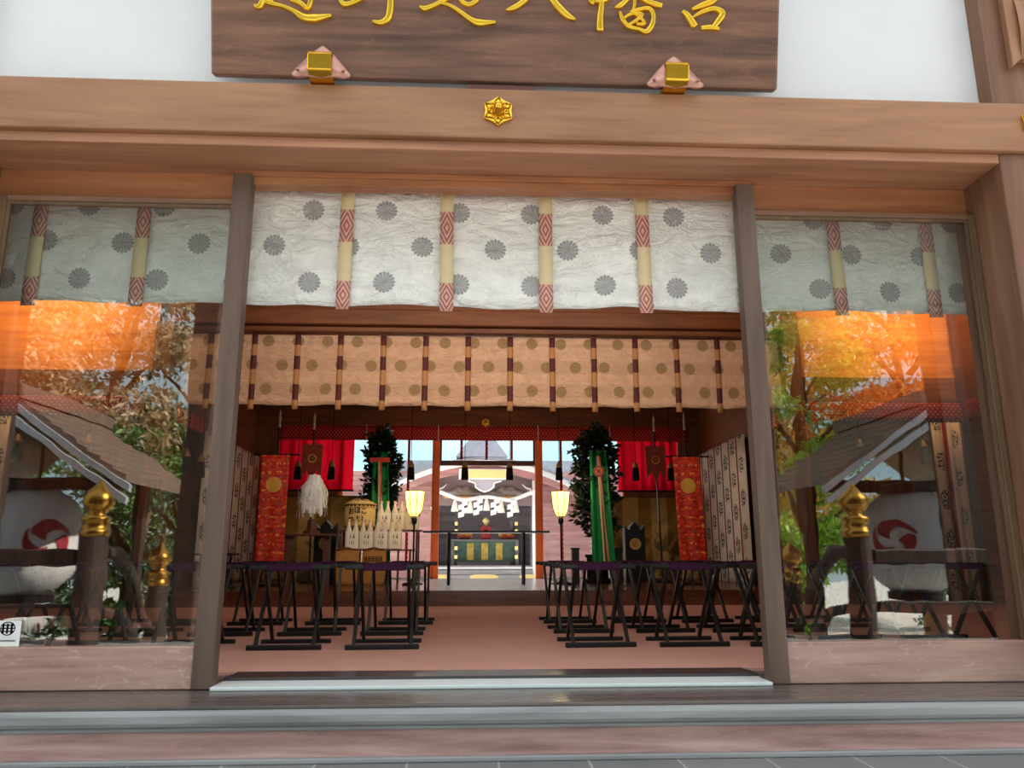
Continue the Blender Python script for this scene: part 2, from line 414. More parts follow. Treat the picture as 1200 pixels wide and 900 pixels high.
def goldscreen():
    t = NT('gold_screen'); X, Y, Z = t.xy()
    n = t.noise(t.coord('UV', (1, 1, 1)), 3.1, 5, .6, .6)
    gx = t.m2('ABSOLUTE', t.m2('SUBTRACT', t.m2('FLOORED_MODULO', X, .2), .1))
    col = t.mix(t.noise(t.coord('UV'), 8, 3), rgba((190, 150, 80)), rgba((160, 120, 58)))
    low = t.m2('MULTIPLY', t.step(n, .50, .58), t.step(Y, .95, .35))
    col = t.mix(t.m2('MULTIPLY', low, .8), col, rgba((46, 46, 28)))
    col = t.mix(t.m2('MULTIPLY', t.step(n, .44, .36), .5), col, rgba((120, 96, 50)))
    b = t.bsdf(col, .45, .25, .4); return t.m
M['goldscreen'] = goldscreen()
M['lampshade'] = None
t = NT('lamp_shade'); X, Y, Z = t.xy(False)
gz = t.step(Z, -.2, .18)
col = t.mix(t.noise(t.coord(), 10, 2), rgba((255, 238, 180)), rgba((255, 230, 160)))
d = t.n('ShaderNodeBsdfTranslucent'); t.put(d.inputs[0], col)
d2 = t.n('ShaderNodeBsdfDiffuse'); t.put(d2.inputs[0], col)
e = t.n('ShaderNodeEmission'); t.put(e.inputs[0], rgba((255, 214, 110))); e.inputs[1].default_value = .42
mx = t.n('ShaderNodeMixShader'); mx.inputs[0].default_value = .5
t.t.links.new(d2.outputs[0], mx.inputs[1]); t.t.links.new(d.outputs[0], mx.inputs[2])
ad = t.n('ShaderNodeAddShader'); t.t.links.new(mx.outputs[0], ad.inputs[0]); t.t.links.new(e.outputs[0], ad.inputs[1]); t.t.links.new(ad.outputs[0], t.out.inputs[0])
M['lampshade'] = t.m
t = NT('bulb'); e = t.n('ShaderNodeEmission'); e.inputs[0].default_value = rgba((255, 232, 170)); e.inputs[1].default_value = 18; t.t.links.new(e.outputs[0], t.out.inputs[0]); M['bulb'] = t.m

def leafmat(name, stops, trans=.35, rough=.5):
    t = NT(name); g = t.n('ShaderNodeNewGeometry'); n = t.noise(t.coord(), .9, 2)
    f = t.m2('ADD', t.m2('MULTIPLY', g.outputs['Random Per Island'], .6), t.m2('MULTIPLY', n, .45))
    c = t.ramp(f, stops)
    p = t.n('ShaderNodeBsdfPrincipled'); t.put(p.inputs['Base Color'], c); p.inputs['Roughness'].default_value = rough
    p.inputs['Specular IOR Level'].default_value = .3
    tl = t.n('ShaderNodeBsdfTranslucent'); t.put(tl.inputs[0], c)
    mx = t.n('ShaderNodeMixShader'); mx.inputs[0].default_value = trans
    t.t.links.new(p.outputs[0], mx.inputs[1]); t.t.links.new(tl.outputs[0], mx.inputs[2]); t.t.links.new(mx.outputs[0], t.out.inputs[0]); return t.m
M['sakaki'] = leafmat('sakaki_leaf', [(.1, (10, 16, 10)), (.5, (20, 32, 20)), (.9, (40, 58, 36))], .1, .35)
M['lf_lime'] = leafmat('lime_leaf', [(.15, (96, 150, 40)), (.5, (150, 200, 70)), (.85, (206, 232, 120))])
M['lf_green'] = leafmat('green_leaf', [(.15, (44, 84, 44)), (.5, (86, 130, 72)), (.85, (150, 182, 110))])
M['lf_dark'] = leafmat('dark_leaf', [(.15, (22, 50, 34)), (.5, (50, 88, 60)), (.85, (130, 160, 130))], .25, .3)
M['lf_orange'] = leafmat('orange_leaf', [(.15, (206, 84, 30)), (.5, (236, 140, 60)), (.85, (250, 200, 110))])
M['lf_pale'] = leafmat('pale_leaf', [(.15, (110, 88, 56)), (.5, (160, 136, 96)), (.85, (226, 208, 176))])
M['lf_yellow'] = leafmat('yellow_leaf', [(.15, (170, 160, 50)), (.5, (220, 200, 80)), (.85, (240, 190, 90))])

# ================================================================== SETTING: FRONT OF THE HALL
struct('ground', 'grey stone paving in front of the hall steps', bx(-9, 9, -3.7, -.28, -.5, -.2), M['stone'], 'ground')
struct('ground_yard', 'pale gravel yard before the shrine steps', bx(-30, 30, -40, -3.7, -1.2, -1.0), flat('gravel', (190, 186, 178), .9, var=.2, vs=30), 'ground')
struct('floor', 'pinkish brown carpeted hall floor', bx(-5.2, 5.2, .34, 4.55, -.3, 0), M['carpet'], 'floor')
struct('floor_platform', 'raised wooden platform at the back of the hall', bx(-5.2, 5.2, 4.55, 8.3, -.3, .145), wood('platform_wood', (120, 74, 52), (96, 54, 36), (74, 40, 26), 'X', .2, 1.0), 'floor')
struct('trim_1', 'long grey veranda board under the door sill', bx(-6, 6, -.345, .34, -.026, -.012), M['boardgrey'], 'trim', bevel=.004)
struct('trim_2', 'pale grey rounded nosing of the veranda edge', bx(-6, 6, -.365, -.28, -.080, -.0255), M['nosing'], 'trim', bevel=.016)
struct('trim_3', 'narrow grey lip below the veranda nosing', bx(-6, 6, -.345, -.28, -.096, -.0805), M['nosing'], 'trim', bevel=.005)
struct('trim_4', 'reddish scratched wooden riser below the veranda', bx(-6, 6, -.335, -.28, -.182, -.0965), M['riser'], 'trim')
struct('trim_5', 'grey base strip under the red riser', bx(-6, 6, -.355, -.282, -.1995, -.1825), M['nosing'], 'trim', bevel=.004)
struct('trim_6', 'shiny pale metal sill strip across the doorway', bx(-1.085, 1.085, -.06, .10, -.0115, .002), M['alu'], 'trim', bevel=.003)
struct('trim_7', 'dark grooved door track in front of the carpet', MB().box(-1.085, 1.085, .105, .20, -.0115, .012).box(-1.085, 1.085, .215, .30, -.0115, .008).box(-1.085, 1.085, .20, .215, -.0115, -.004), M['railtrack'], 'trim')
struct('trim_8', 'wide horizontal beam above the entrance', bx(-2.75, 2.75, -.25, -.16, 2.212, 2.445), M['beam'], 'beam', bevel=.006)
struct('trim_9', 'plank soffit below the entrance beam', bx(-2.2, 2.2, -.222, .07, 2.166, 2.211), wood('soffit_wood', (192, 138, 106), (168, 118, 90), (146, 100, 76), 'X', .55), 'beam', bevel=.004)
struct('trim_10', 'orange-brown lintel over the doorway track', MB().box(-1.165, 1.165, .0, .07, 2.105, 2.1655).box(-1.165, 1.165, -.012, .0, 2.138, 2.1655), M['kamoi'], 'lintel', bevel=.003)
for nm, a, b, w_ in (('trim_11', -2.2, -1.165, 'left'), ('trim_12', 1.165, 2.2, 'right')):
    struct(nm, 'orange-brown lintel board above the %s glass door' % w_, bx(a, b, .035, .09, 2.02, 2.1655), M['kamoi'], 'lintel')
struct('wall_front', 'white plaster wall above the entrance beam', bx(-5.4, 5.4, -.15, -.02, 2.446, 4.2), M['plaster'], 'wall')
for sx, nm in ((-1, 'left'), (1, 'right')):
    pil = MB().box(sx*2.2, sx*2.56, -.226, .13, -.012, 2.2115).box(sx*2.235, sx*2.56, -.226, -.155, 2.4455, 4.2)
    o = struct('pillar_%s' % nm, 'square brown pillar at the %s end of the entrance' % nm, pil, M['pillar'], 'pillar', bevel=.006)
    struct('wall_front_%s' % nm, 'brown boarded front wall beyond the %s pillar' % nm, bx(sx*2.561, sx*5.4, -.08, .05, -.2, 2.445), M['hall_z'], 'wall')
tag(bx(2.200, 2.234, -.235, -.152, 2.4455, 4.2).build('trim_13', M['pillar']), 'narrow edge post at the right side of the plaster', 'trim', kind='structure')

# sliding glass doors (left and right), stile + rails + pane
for sx, nm, ttl in ((-1, 'door_1', 'left'), (1, 'door_2', 'right')):
    ED = 2.125 if sx < 0 else 2.165
    d = thing(nm, 'glazed sliding door left of the open doorway' if sx < 0 else 'glazed sliding door right of the open doorway', 'door', kind='structure')
    bx(sx*1.084, sx*1.165, -.035, .03, -.010, 2.138).build('stile', M['post'], d, bevel=.004)
    bx(sx*(ED+.001), sx*2.198, -.02, .03, .0, 2.019).build('stile', M['olive'], d, bevel=.003)
    bx(sx*1.166, sx*ED, -.025, .03, -.010, .148).build('bottom_rail', M['rail'], d, bevel=.004)
    bx(sx*1.166, sx*ED, -.02, .03, 1.995, 2.019).build('top_rail', wood('toprail_%s' % ttl, (150, 112, 86), (128, 94, 72), (104, 76, 58), 'X', .5), d, bevel=.003)
    tag(bx(sx*1.166, sx*ED, -.006, .004, .148, 1.995).build('glass_pane', M['glass'], d), 'clear glass pane reflecting garden and lanterns')
    tag(MB().box(sx*(ED-.015), sx*ED, -.014, -.0065, .149, 1.994).box(sx*1.167, sx*(ED-.016), -.014, -.0065, 1.98, 1.994).build('glazing_bead', M['olive'], d), 'thin brown bead round the glass')

# carved bracket piece at the top right corner
cb = thing('carved_bracket', 'carved wooden bracket on the right pillar above the beam', 'bracket', (2.30, -.228, 2.62))
pl = MB()
pl.prism([(0, 0), (.04, .04), (.26, .04), (.26, .62), (.0, .62)], 'xz', 0, -.035)
pl.build('back_board', M['carved'], cb, bevel=.005)
g = MB()
g.grid(lambda u, v: (.045+u*.215, -.036-.05*sin(pi*min(1, v*1.0))*(.35+.65*u), .05+v*.33), 8, 10)
g.build('carved_panel', M['carved'], cb, smooth=True)
MB().tube([(.0+.26*k/12, -.06-.01*sin(k), .40+.03*sin(k/12*2*pi+.6)) for k in range(13)], .018, 8).build('carved_scroll', wood('scroll_wood', (200, 160, 134), (180, 138, 112), (140, 100, 80), 'X'), cb, smooth=True)

# gold hexagonal nail covers (rokuyo)
def rokuyo(loc, label, s=1., rot=0):
    t = thing('nail_cover', label, 'ornament', loc, rot, 'gold six-sided nail covers')
    poly = []
    for k in range(6):
        for da, rr_ in ((-11, .064), (0, .071), (11, .064), (30, .058)):
            a = radians(90+k*60+da); poly.append((rr_*cos(a)*s, rr_*sin(a)*s))
    MB().prism(poly, 'xz', 0, -.012*s).build('plate', M['gold'], t, bevel=.003*s)
    m = MB()
    for k in range(6):
        a = radians(90+k*60); c = Vector((cos(a)*.046*s, -.016*s, sin(a)*.046*s)); q = Vector((-sin(a), 0, cos(a)))*.018*s; e = Vector((cos(a), 0, sin(a)))*.018*s
        m.tube([c-e*.9, c+q*.8-e*.1, c+e, c-q*.8-e*.1, c-e*.9], .0045*s, 6)
        a2 = a+radians(30); m.lathe([(0.001, -.006*s), (.010*s, 0), (.001, .006*s)], (cos(a2)*.040*s, -.014*s, sin(a2)*.040*s), 8)
    m.build('petal_relief', M['gold'], t, smooth=True)
    m = MB()
    prof = [(.028, .0), (.028, .012), (.022, .018), (.018, .030), (.0165, .042), (.010, .05), (.001, .052)]
    i0 = len(m.v)
    for r_, h in prof:
        for j in range(14): m.v.append((r_*s*cos(2*pi*j/14), -.010*s-h*s, r_*s*sin(2*pi*j/14)))
    for k in range(len(prof)-1):
        for j in range(14): m.f.append((k*14+j, k*14+(j+1) % 14, (k+1)*14+(j+1) % 14, (k+1)*14+j))
    m.build('boss', M['gold'], t, smooth=True); return t
rokuyo((-.004, -.2505, 2.334), 'gold six-sided nail cover centred on the entrance beam', .97)
rokuyo((2.365, -.2505, 2.345), 'gold nail cover on the beam at the right pillar', .97)
rokuyo((.07, 8.10-.121, 2.385), 'small gold nail cover on the lintel above the altar view', .85)
rokuyo((-3.50, 4.589, 2.19), 'gold nail cover on the beam behind the left glass', 1.0)

# ---------------------------------------------------------------- signboard
TILT = radians(15)
sg = thing('signboard', 'dark wooden signboard with carved gold brush characters above the entrance', 'sign', (0, -.25, 2.480))
sg.rotation_euler = (TILT, 0, 0)
bx(-1.222, 1.222, .0, .055, .0, .92).build('board', M['signwood'], sg, bevel=.012)
def sign_uv(a, b):
    """stroke points are kept in a drawing unit of about 3.5 mm, measured from the board's top left"""
    u = -2.07874+.00343526*a-6.6603e-5*b+1.79997e-7*a*b+1.9057e-7*a*a
    v = .276742+.000112289*a-.003475384*b-1.81436e-7*a*b+5.866e-9*a*a-1.7432e-7*b*b
    return u, v
def stroke(mb, pts, wid):
    P = [Vector((sign_uv(*p)[0], 0, sign_uv(*p)[1])) for p in pts]
    # resample with Catmull-Rom
    Q = []; Wd = []
    n = len(P)
    for k in range(n-1):
        p0 = P[max(k-1, 0)]; p1 = P[k]; p2 = P[k+1]; p3 = P[min(k+2, n-1)]
        for j in range(5):
            s = j/5
            Q.append(.5*((2*p1)+(p2-p0)*s+(2*p0-5*p1+4*p2-p3)*s*s+(3*p1-p0-3*p2+p3)*s**3)); Wd.append(wid[k]+(wid[k+1]-wid[k])*s)
    Q.append(P[-1]); Wd.append(wid[-1])
    i0 = len(mb.v); nq = len(Q)
    for k, q in enumerate(Q):
        d = (Q[min(k+1, nq-1)]-Q[max(k-1, 0)]).normalized(); nrm = Vector((-d.z, 0, d.x))
        w = Wd[k]*.00355*.5
        for (a, h) in ((-1, .001), (-.8, -.012), (-.25, -.017), (0, -.013), (.25, -.017), (.8, -.012), (1, .001)):
            p = q+nrm*(w*a); mb.v.append((p.x, h, p.z))
    for k in range(nq-1):
        for j in range(6): mb.f.append((i0+k*7+j, i0+(k+1)*7+j, i0+(k+1)*7+j+1, i0+k*7+j+1))
    mb.f.append(tuple(i0+j for j in range(7))); mb.f.append(tuple(i0+(nq-1)*7+j for j in range(7))[::-1])
CH_ = [
 [([(299, 7), (304, 9), (309, 2), (318, 5), (331, 8), (345, 14), (356, 21), (370, 22), (389, 19)], [3, 6, 6, 5, 4, 5, 8, 9, 3]),
  ([(341, 1), (352, 4), (361, 10), (365, -4), (362, -20)], [3, 5, 5, 6, 5]), ([(318, 3), (322, -8), (318, -22)], [4, 5, 4])],
 [([(459, -26), (458, 0), (457, 14), (454, 23), (446, 27.5), (437, 26)], [6, 7, 7.5, 7, 6, 3]),
  ([(399, 1), (404, 6), (414, 4), (427, -2)], [4, 6, 5, 4])],
 [([(492, 8), (497, 11), (507, 8), (517, 3), (530, -4)], [2, 6, 5, 5, 4]), ([(513, 4), (526, 7), (538, 14), (552, 24), (562, 27.5), (581, 27)], [3, 4, 5, 6, 8, 3]),
  ([(537, -2), (543, 4), (551, 6), (560, -1), (563, -14)], [3, 5, 5, 5, 4]), ([(517, 3), (522, -8), (516, -20)], [4, 5, 4])],
 [([(593, 13), (601, 10.5), (610, 5), (620, -4), (626, -20)], [2, 6, 6, 5, 4]), ([(640, -14), (648, 1), (658, 13), (666, 20), (674, 24)], [5, 7, 8, 7, 2])],
 [([(690, 1), (694, 5), (696, -4)], [2, 4, 3]), ([(697, 3), (706, 2), (714, -1)], [3, 5, 4]), ([(705.5, -20), (704.5, 5), (703, 22), (703, 37)], [5, 6, 7, 8]),
  ([(720, 10), (727, 7), (737, -2)], [2, 6, 4]), ([(747, -2), (760, 3), (775, 8)], [3, 5, 6]),
  ([(726, 15), (729, 23), (736, 32), (748, 35), (757, 38), (764, 29), (765, 18), (760, 11), (748, 12), (738, 15)], [3, 5, 5, 4, 6, 6, 5, 5, 4, 3]),
  ([(731, 22), (740, 17), (752, 18), (745, 25), (736, 30)], [3, 4, 4, 4, 3]), ([(743, 17), (752, 24), (754, 29), (745, 29)], [3, 4, 4, 3]), ([(744, -10), (743, 6), (741, 14)], [4, 4, 3])],
 [([(810, 12), (822, 7), (836, 1), (840, -8)], [3, 6, 6, 5]), ([(799, 14), (806, 20), (814, 32)], [4, 7, 8]), ([(810, 22), (822, 15), (836, 11), (846, 16), (842, 24), (834, 34)], [2, 5, 5, 7, 7, 5]),
  ([(821, 34), (832, 33), (842, 35)], [5, 6, 4]), ([(824, -16), (836, -2)], [4, 5])],
]
for strokes in CH_:
    mb = MB()
    for pts, wid in strokes: stroke(mb, pts, [w*1.2 for w in wid])
    mb.build('gold_character', M['goldleaf'], sg, smooth=True)
for x, lab in ((-.752, 'gold block with copper wings under the left of the signboard'), (.757, 'gold block with copper wings under the right of the signboard')):
    b = thing('sign_bracket', lab, 'bracket', (x, -.25, 2.446), 0, 'signboard brackets')
    MB().prism([(.04, .001), (-.045, .004), (-.074, .018), (-.088, .082), (-.080, .099), (-.064, .106), (-.056, .096), (-.060, .030), (.04, .030)], 'yz', -.051, .051).build('gold_catch', M['gold'], b, bevel=.005)
    m = MB()
    def plate(u, v):
        a = 2*u-1; w = .142*(1-v)**.8*(1 if v > .12 else .62+.38*(v/.12)**.7)
        return (a*w, -.032-.024*cos(a*pi/2)*(1-v)*min(1, v*4)-.014*sin(pi*abs(a))*(1-v), .001+v*.157)
    m.grid(plate, 24, 14); m.build('copper_plate', M['copper'], b, smooth=True, solid=.004)
    for s in (-1, 1):
        MB().lathe([(.0075, -.003), (.006, .004), (.001, .006)], (s*.096, -.054, .030), 10).build('stud', M['copper'], b, smooth=True)
MBk = MB().box(-.14, .155, -.235, -.17, 2.4455, 2.474).build('spacer_block', M['stand']); tag(MBk, 'low reddish wood block between signboard and beam', 'wood block')

# ---------------------------------------------------------------- brocade valances
def valance(name, label, x0, x1, y, z0, z1, mat, strap_mat, strap_x, strap_w, strap_z0, sag, nfold, amp, gname, seed):
    r = random.Random(seed); ph = [r.uniform(0, 6.28) for _ in range(6)]
    t = thing(name, label, 'curtain')
    W, H = x1-x0, z1-z0
    def wob(x, v):
        return amp*((1-v)*.9+.15)*(sin(x*nfold+ph[0])+.6*sin(x*nfold*2.3+ph[1]+v*2)+.35*sin(x*nfold*4.7+ph[2]-v*3))
    def fn(u, v):
        x = x0+u*W
        return (x, y+wob(x, v), z0+v*H+(1-v)*sag*(sin(x*6.9+ph[3])+.5*sin(x*17+ph[4])))
    MB().grid(fn, 150, 14, W, H).build('cloth', mat, t, smooth=True, solid=.003)
    for i, sx_ in enumerate(strap_x):
        Hs = z1-strap_z0; lean = r.uniform(-.006, .006)
        MB().grid(lambda u, v: (sx_+(u-.5)*strap_w+(1-v)*lean, y-.016+wob(sx_, v)*.9-abs(amp)*.3, strap_z0+v*Hs), 2, 12, strap_w, Hs).build('strap', strap_mat, t, smooth=True, solid=.004)
    return t
valance('brocade_valance', 'white brocade valance with grey chrysanthemums across the entrance', -2.36, 2.36, .172, 1.60, 2.162, M['brocade'], M['strap'],
        [-2.075, -1.615, -1.165, -.692, -.232, .232, .69, 1.17, 1.61, 2.07], .062, 1.575, .005, 5.5, .010, 'v', 3)
valance('brocade_valance', 'peach brocade valance with gold chrysanthemums hanging over the platform', -3.18, 3.27, 4.83, 2.025, 2.79, M['brocade_rear'], M['strap_rear'],
        [-2.89+.4535*k for k in range(14)], .06, 1.975, .006, 4, .012, 'v', 5)

# ================================================================== HALL SHELL
CE = 3.75
struct('ceiling', 'dark wooden ceiling of the hall', bx(-5.4, 5.4, -.02, 8.4, CE, CE+.15), M['wing'], 'ceiling')
struct('roof', 'tiled roof slab over the hall', bx(-6.2, 6.2, -.4, 9.2, CE+.46, CE+.6), M['greyroof'], 'roof')
struct('roof_eave', 'low rear eave of the hall over the court side', MB().prism([(8.27, 2.90), (9.7, 2.74), (9.7, 2.82), (8.27, 3.0)], 'yz', -5.4, 5.4), M['hall'], 'roof')  # unseen slab added so the sun stays out of the rear windows
struct('wall_left', 'dark wooden outer wall on the left of the hall', bx(-5.4, -5.2, -.02, 8.4, -.3, CE), M['hall_y'], 'wall')
struct('wall_right', 'dark wooden outer wall on the right of the hall', bx(5.2, 5.4, -.02, 8.4, -.3, CE), M['hall_y'], 'wall')
struct('trim_14', 'broad orange-brown beam across the middle of the hall', MB().box(-3.3, 3.4, 4.66, 4.90, 3.03, CE).box(-3.3, 3.4, 4.64, 4.92, 2.86, 3.029).box(-3.3, 3.4, 4.72, 4.88, 2.80, 2.859), M['hall'], 'beam', bevel=.01)
struct('trim_15', 'dark lintel above the red dotted frieze', MB().box(-3.3, 3.4, 8.02, 8.25, 2.33, 2.60).box(-3.3, 3.4, 8.06, 8.25, 2.601, CE), M['hall'], 'beam', bevel=.008)
struct('ceiling_platform', 'lower dark ceiling over the platform', bx(-3.3, 3.4, 4.92, 8.02, 2.86, 2.9), M['hall_y'], 'ceiling')
for sx in (-1, 1):
    nm = 'left' if sx < 0 else 'right'
    struct('pillar_%s_inner' % nm, 'square wooden pillar at the %s of the platform' % nm, bx(sx*3.22, sx*3.40, 4.62, 4.80, 0, 2.859), M['hall_z'], 'pillar', bevel=.008)
    # upper side wall of platform
    struct('wall_%s_inner' % nm, 'sloping-view wooden wall above the %s sprig curtains' % nm, MB().box(sx*3.25, sx*3.36, 4.93, 8.01, 1.885, 2.859), M['hall_y'], 'wall')
    struct('wall_%s_backing' % nm, 'brown boards behind the %s sprig curtains' % nm, bx(sx*3.42, sx*3.48, 4.93, 8.3, .146, 2.859), M['hall_y'], 'wall')
    # wing rear walls
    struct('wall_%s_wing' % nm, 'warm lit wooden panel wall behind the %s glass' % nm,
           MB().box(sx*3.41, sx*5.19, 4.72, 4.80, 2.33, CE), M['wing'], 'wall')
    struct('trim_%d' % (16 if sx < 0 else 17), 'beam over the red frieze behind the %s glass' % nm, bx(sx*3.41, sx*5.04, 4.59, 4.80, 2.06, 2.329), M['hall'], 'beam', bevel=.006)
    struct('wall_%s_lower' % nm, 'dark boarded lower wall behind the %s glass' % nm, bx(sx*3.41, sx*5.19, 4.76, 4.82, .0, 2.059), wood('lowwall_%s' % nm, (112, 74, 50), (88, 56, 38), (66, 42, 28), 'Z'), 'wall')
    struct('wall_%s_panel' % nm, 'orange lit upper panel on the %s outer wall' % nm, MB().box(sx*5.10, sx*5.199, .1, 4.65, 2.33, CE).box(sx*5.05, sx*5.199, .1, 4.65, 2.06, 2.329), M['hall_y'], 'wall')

# back wall of hall: posts, transoms, panes
struct('pillar_vermilion_left', 'vermilion post left of the altar opening', bx(-.675, -.595, 8.05, 8.15, .146, 2.329), M['verm'], 'pillar', bevel=.006)
struct('pillar_vermilion_right', 'vermilion post right of the altar opening', bx(.80, .88, 8.05, 8.15, .146, 2.329), M['verm'], 'pillar', bevel=.006)
struct('trim_18', 'brown transom bar across the altar opening', MB().box(-.594, .799, 8.06, 8.13, 1.76, 1.83).box(-.594, -.57, 8.06, 8.13, 1.831, 2.32).box(.775, .799, 8.06, 8.13, 1.831, 2.32), M['brownpost'], 'trim')
for i, (a, b) in enumerate(((-2.02, -.676), (.881, 2.12))):
    w = thing('window_%d' % (i+1), 'tall court window %s of the altar opening' % ('left' if i == 0 else 'right'), 'window', kind='structure')
    bx(a, b, 8.095, 8.101, .15, 2.32).build('glass_pane', M['panes'], w)
    bx(a-.03, a+.03, 8.07, 8.13, .15, 2.32).build('frame_post', M['white'] if i == 2 else M['verm'], w)
    bx(b-.03, b+.0, 8.07, 8.13, .15, 2.32).build('frame_post', M['verm'], w)
    bx(a, b, 8.07, 8.13, .146, .17).build('frame_sill', M['white'], w)
for sx, nm in ((-1, 'left'), (1, 'right')):
    struct('wall_back_%s_corner' % nm, 'dark corner boards at the back %s of the platform' % nm, bx(sx*2.93, sx*3.5, 8.035, 8.26, .146, 2.329), M['hall_z'], 'wall')
    struct('wall_court_%s_near' % nm, 'brown corridor wall outside the %s red curtain' % nm, bx(sx*2.42, sx*5.0, 8.75, 8.85, -.05, 2.7), M['hall_z'], 'wall')  # panel added outside to shade the outer part of the red curtain
for sx, a, b in ((-1, -2.92, -2.05), (1, 2.12, 2.92)):
    struct('wall_back_%s' % ('left' if sx < 0 else 'right'), 'low back wall behind the %s gold screen' % ('left' if sx < 0 else 'right'), bx(a, b, 8.10, 8.2, .146, 1.40), M['hall_z'], 'wall')

# red dotted frieze + hanging straps at the back wall
fr = thing('dotted_frieze', 'red frieze cloth with white dots above the altar opening', 'curtain')
MB().grid(lambda u, v: (-2.92+u*6.0, 7.985+.012*sin(u*40), 2.115+v*.212), 60, 3, 6.1, .212).build('cloth', M['reddot'], fr, smooth=True, solid=.003)
for x in (-1.04, -.28, .085, .45, 1.17):
    zt, zb = 2.32, 1.83
    if abs(x) > 1: zb = .4
    MB().grid(lambda u, v: (x-.019+u*.038, 7.955+.004*sin(v*9), zb+v*(zt-zb)), 1, 12, .038, zt-zb).build('hanging_strap', M['reddot'], fr, solid=.003)
for x in (-1.66, -.62, .84, 1.9):
    MB().tube([(x, 7.945, 2.335), (x, 7.945, 2.1)], .007, 6).build('white_cord', M['cream'], fr)
# red curtains
for i, (x0, x1, lab) in enumerate(((-2.92, -1.84, 'sheer red curtain at the back left, lit from outside'), (2.02, 2.92, 'sheer red curtain at the back right, lit from outside'))):
    o = MB().grid(lambda u, v: (x0+u*(x1-x0), 8.035+.016*sin(u*38), 1.39+v*.76), 70, 4, x1-x0, .76).build('red_curtain', M['redcurtain'], smooth=True)
    tag(o, lab, 'curtain', 'red back curtains')
    o = MB().tube([(x0-.02, 7.99, 1.385), (x1+.02, 7.99, 1.385)], .014, 8).build('curtain_bar', M['blackmat']); tag(o, 'dark rail below the %s red curtain' % ('left' if i == 0 else 'right'), 'rail')

# tassels hanging from the ceiling
def tassel(x, y, z, ztop, label, s=.82):
    t = thing('hanging_tassel', label, 'tassel', (x, y, z), 0, 'black cord tassels')
    MB().tube([(0, 0, .07*s), (0, 0, ztop-z)], .006*s, 6).build('cord', M['tassel'], t)
    MB().lathe([(.05*s, -.03*s), (.052*s, .0), (.03*s, .05*s), (.014*s, .085*s), (.001, .09*s)], n=14).build('cap', M['tasselgold'], t, smooth=True)
    m = MB(); m.lathe([(.05*s, -.029*s), (.058*s, -.12*s), (.062*s, -.235*s), (.05*s, -.237*s)], n=22)
    m.build('fringe', M['tassel'], t, smooth=True); return t
for x, lab in ((-2.47, 'black tassel before the left red curtain, outer one'), (-2.02, 'black tassel before the left red curtain, inner one'), (-.95, 'black tassel above the left standing lamp'),
               (-.22, 'black tassel left of the gold plaque'), (.39, 'black tassel right of the gold plaque'), (1.07, 'black tassel above the right standing lamp'),
               (2.13, 'black tassel before the right red curtain, inner one'), (2.62, 'black tassel before the right red curtain, outer one')):
    tassel(x, 7.3, 1.67, 2.859, lab)
# side wall friezes with tassels
for sx in (-1, 1):
    nm = 'left' if sx < 0 else 'right'
    o = MB().grid(lambda u, v: (sx*3.2+.006*sin(u*30), 4.86+u*.85, 1.84+v*.165), 24, 3, .85, .165).build('dotted_frieze', M['reddot'], smooth=True, solid=.003); tag(o, 'short red dotted frieze on the %s side wall of the platform' % nm, 'curtain')
    for k, yy in enumerate((5.05, 5.5)):
        tassel(sx*3.13, yy, 1.52, 2.86, 'black tassel on the %s side of the platform, %s one' % (nm, 'nearer' if k == 0 else 'farther'))
    # long frieze in the wings
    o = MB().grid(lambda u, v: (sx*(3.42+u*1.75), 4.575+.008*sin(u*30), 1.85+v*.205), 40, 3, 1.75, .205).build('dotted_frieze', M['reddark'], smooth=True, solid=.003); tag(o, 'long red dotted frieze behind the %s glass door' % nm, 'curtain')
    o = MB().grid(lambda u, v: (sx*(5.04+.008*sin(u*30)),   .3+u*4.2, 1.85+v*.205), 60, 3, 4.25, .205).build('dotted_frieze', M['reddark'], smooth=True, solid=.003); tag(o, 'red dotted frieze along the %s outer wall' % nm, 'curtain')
    for k, xx in enumerate((4.64, 3.95)):
        tassel(sx*xx, 4.63, 1.60, 2.062, 'black tassel with pale cap behind the %s glass, %s one' % (nm, 'outer' if k == 0 else 'inner'))
    o = MB().grid(lambda u, v: (sx*(4.66+u*.34), 4.50+.02*sin(u*20), .03+v*1.8), 40, 4, .6, 1.8).build('sprig_curtain', M['kimono'], smooth=True, solid=.003); tag(o, 'white sprig curtain behind the %s glass door' % nm, 'curtain')
    # kimono-like curtains on the platform sides, each strip one cloth
    n = 8
    for k in range(n):
        y0 = 5.72+k*.288
        o = MB().grid(lambda u, v: ((3.115 if sx > 0 else -3.19)-sx*(.016*sin(pi*u)+.012*u), y0+u*.30, .15+v*(1.735-.004*k)), 8, 8, .30, 1.75).build('sprig_curtain', M['kimono'], smooth=True, solid=.003)
        for li in o.data.uv_layers[0].data: li.uv = (li.uv[0], li.uv[1]+k*.157)
        tag(o, 'white sprig curtain strip on the %s platform wall, %s from the front' % (nm, ('first', 'second', 'third', 'fourth', 'fifth', 'sixth', 'seventh', 'eighth')[k]), 'curtain', 'sprig curtain strips on the %s wall' % nm)

tag(bx(-.72, .93, 4.56, 8.0, .1455, .1495).build('floor_mat', flat('pale_mat', (226, 234, 240), .25, 0, .8)), 'pale shiny runner leading over the platform to the altar opening', 'mat')  # added thin sheet; the floor's window reflection put into its pale colour

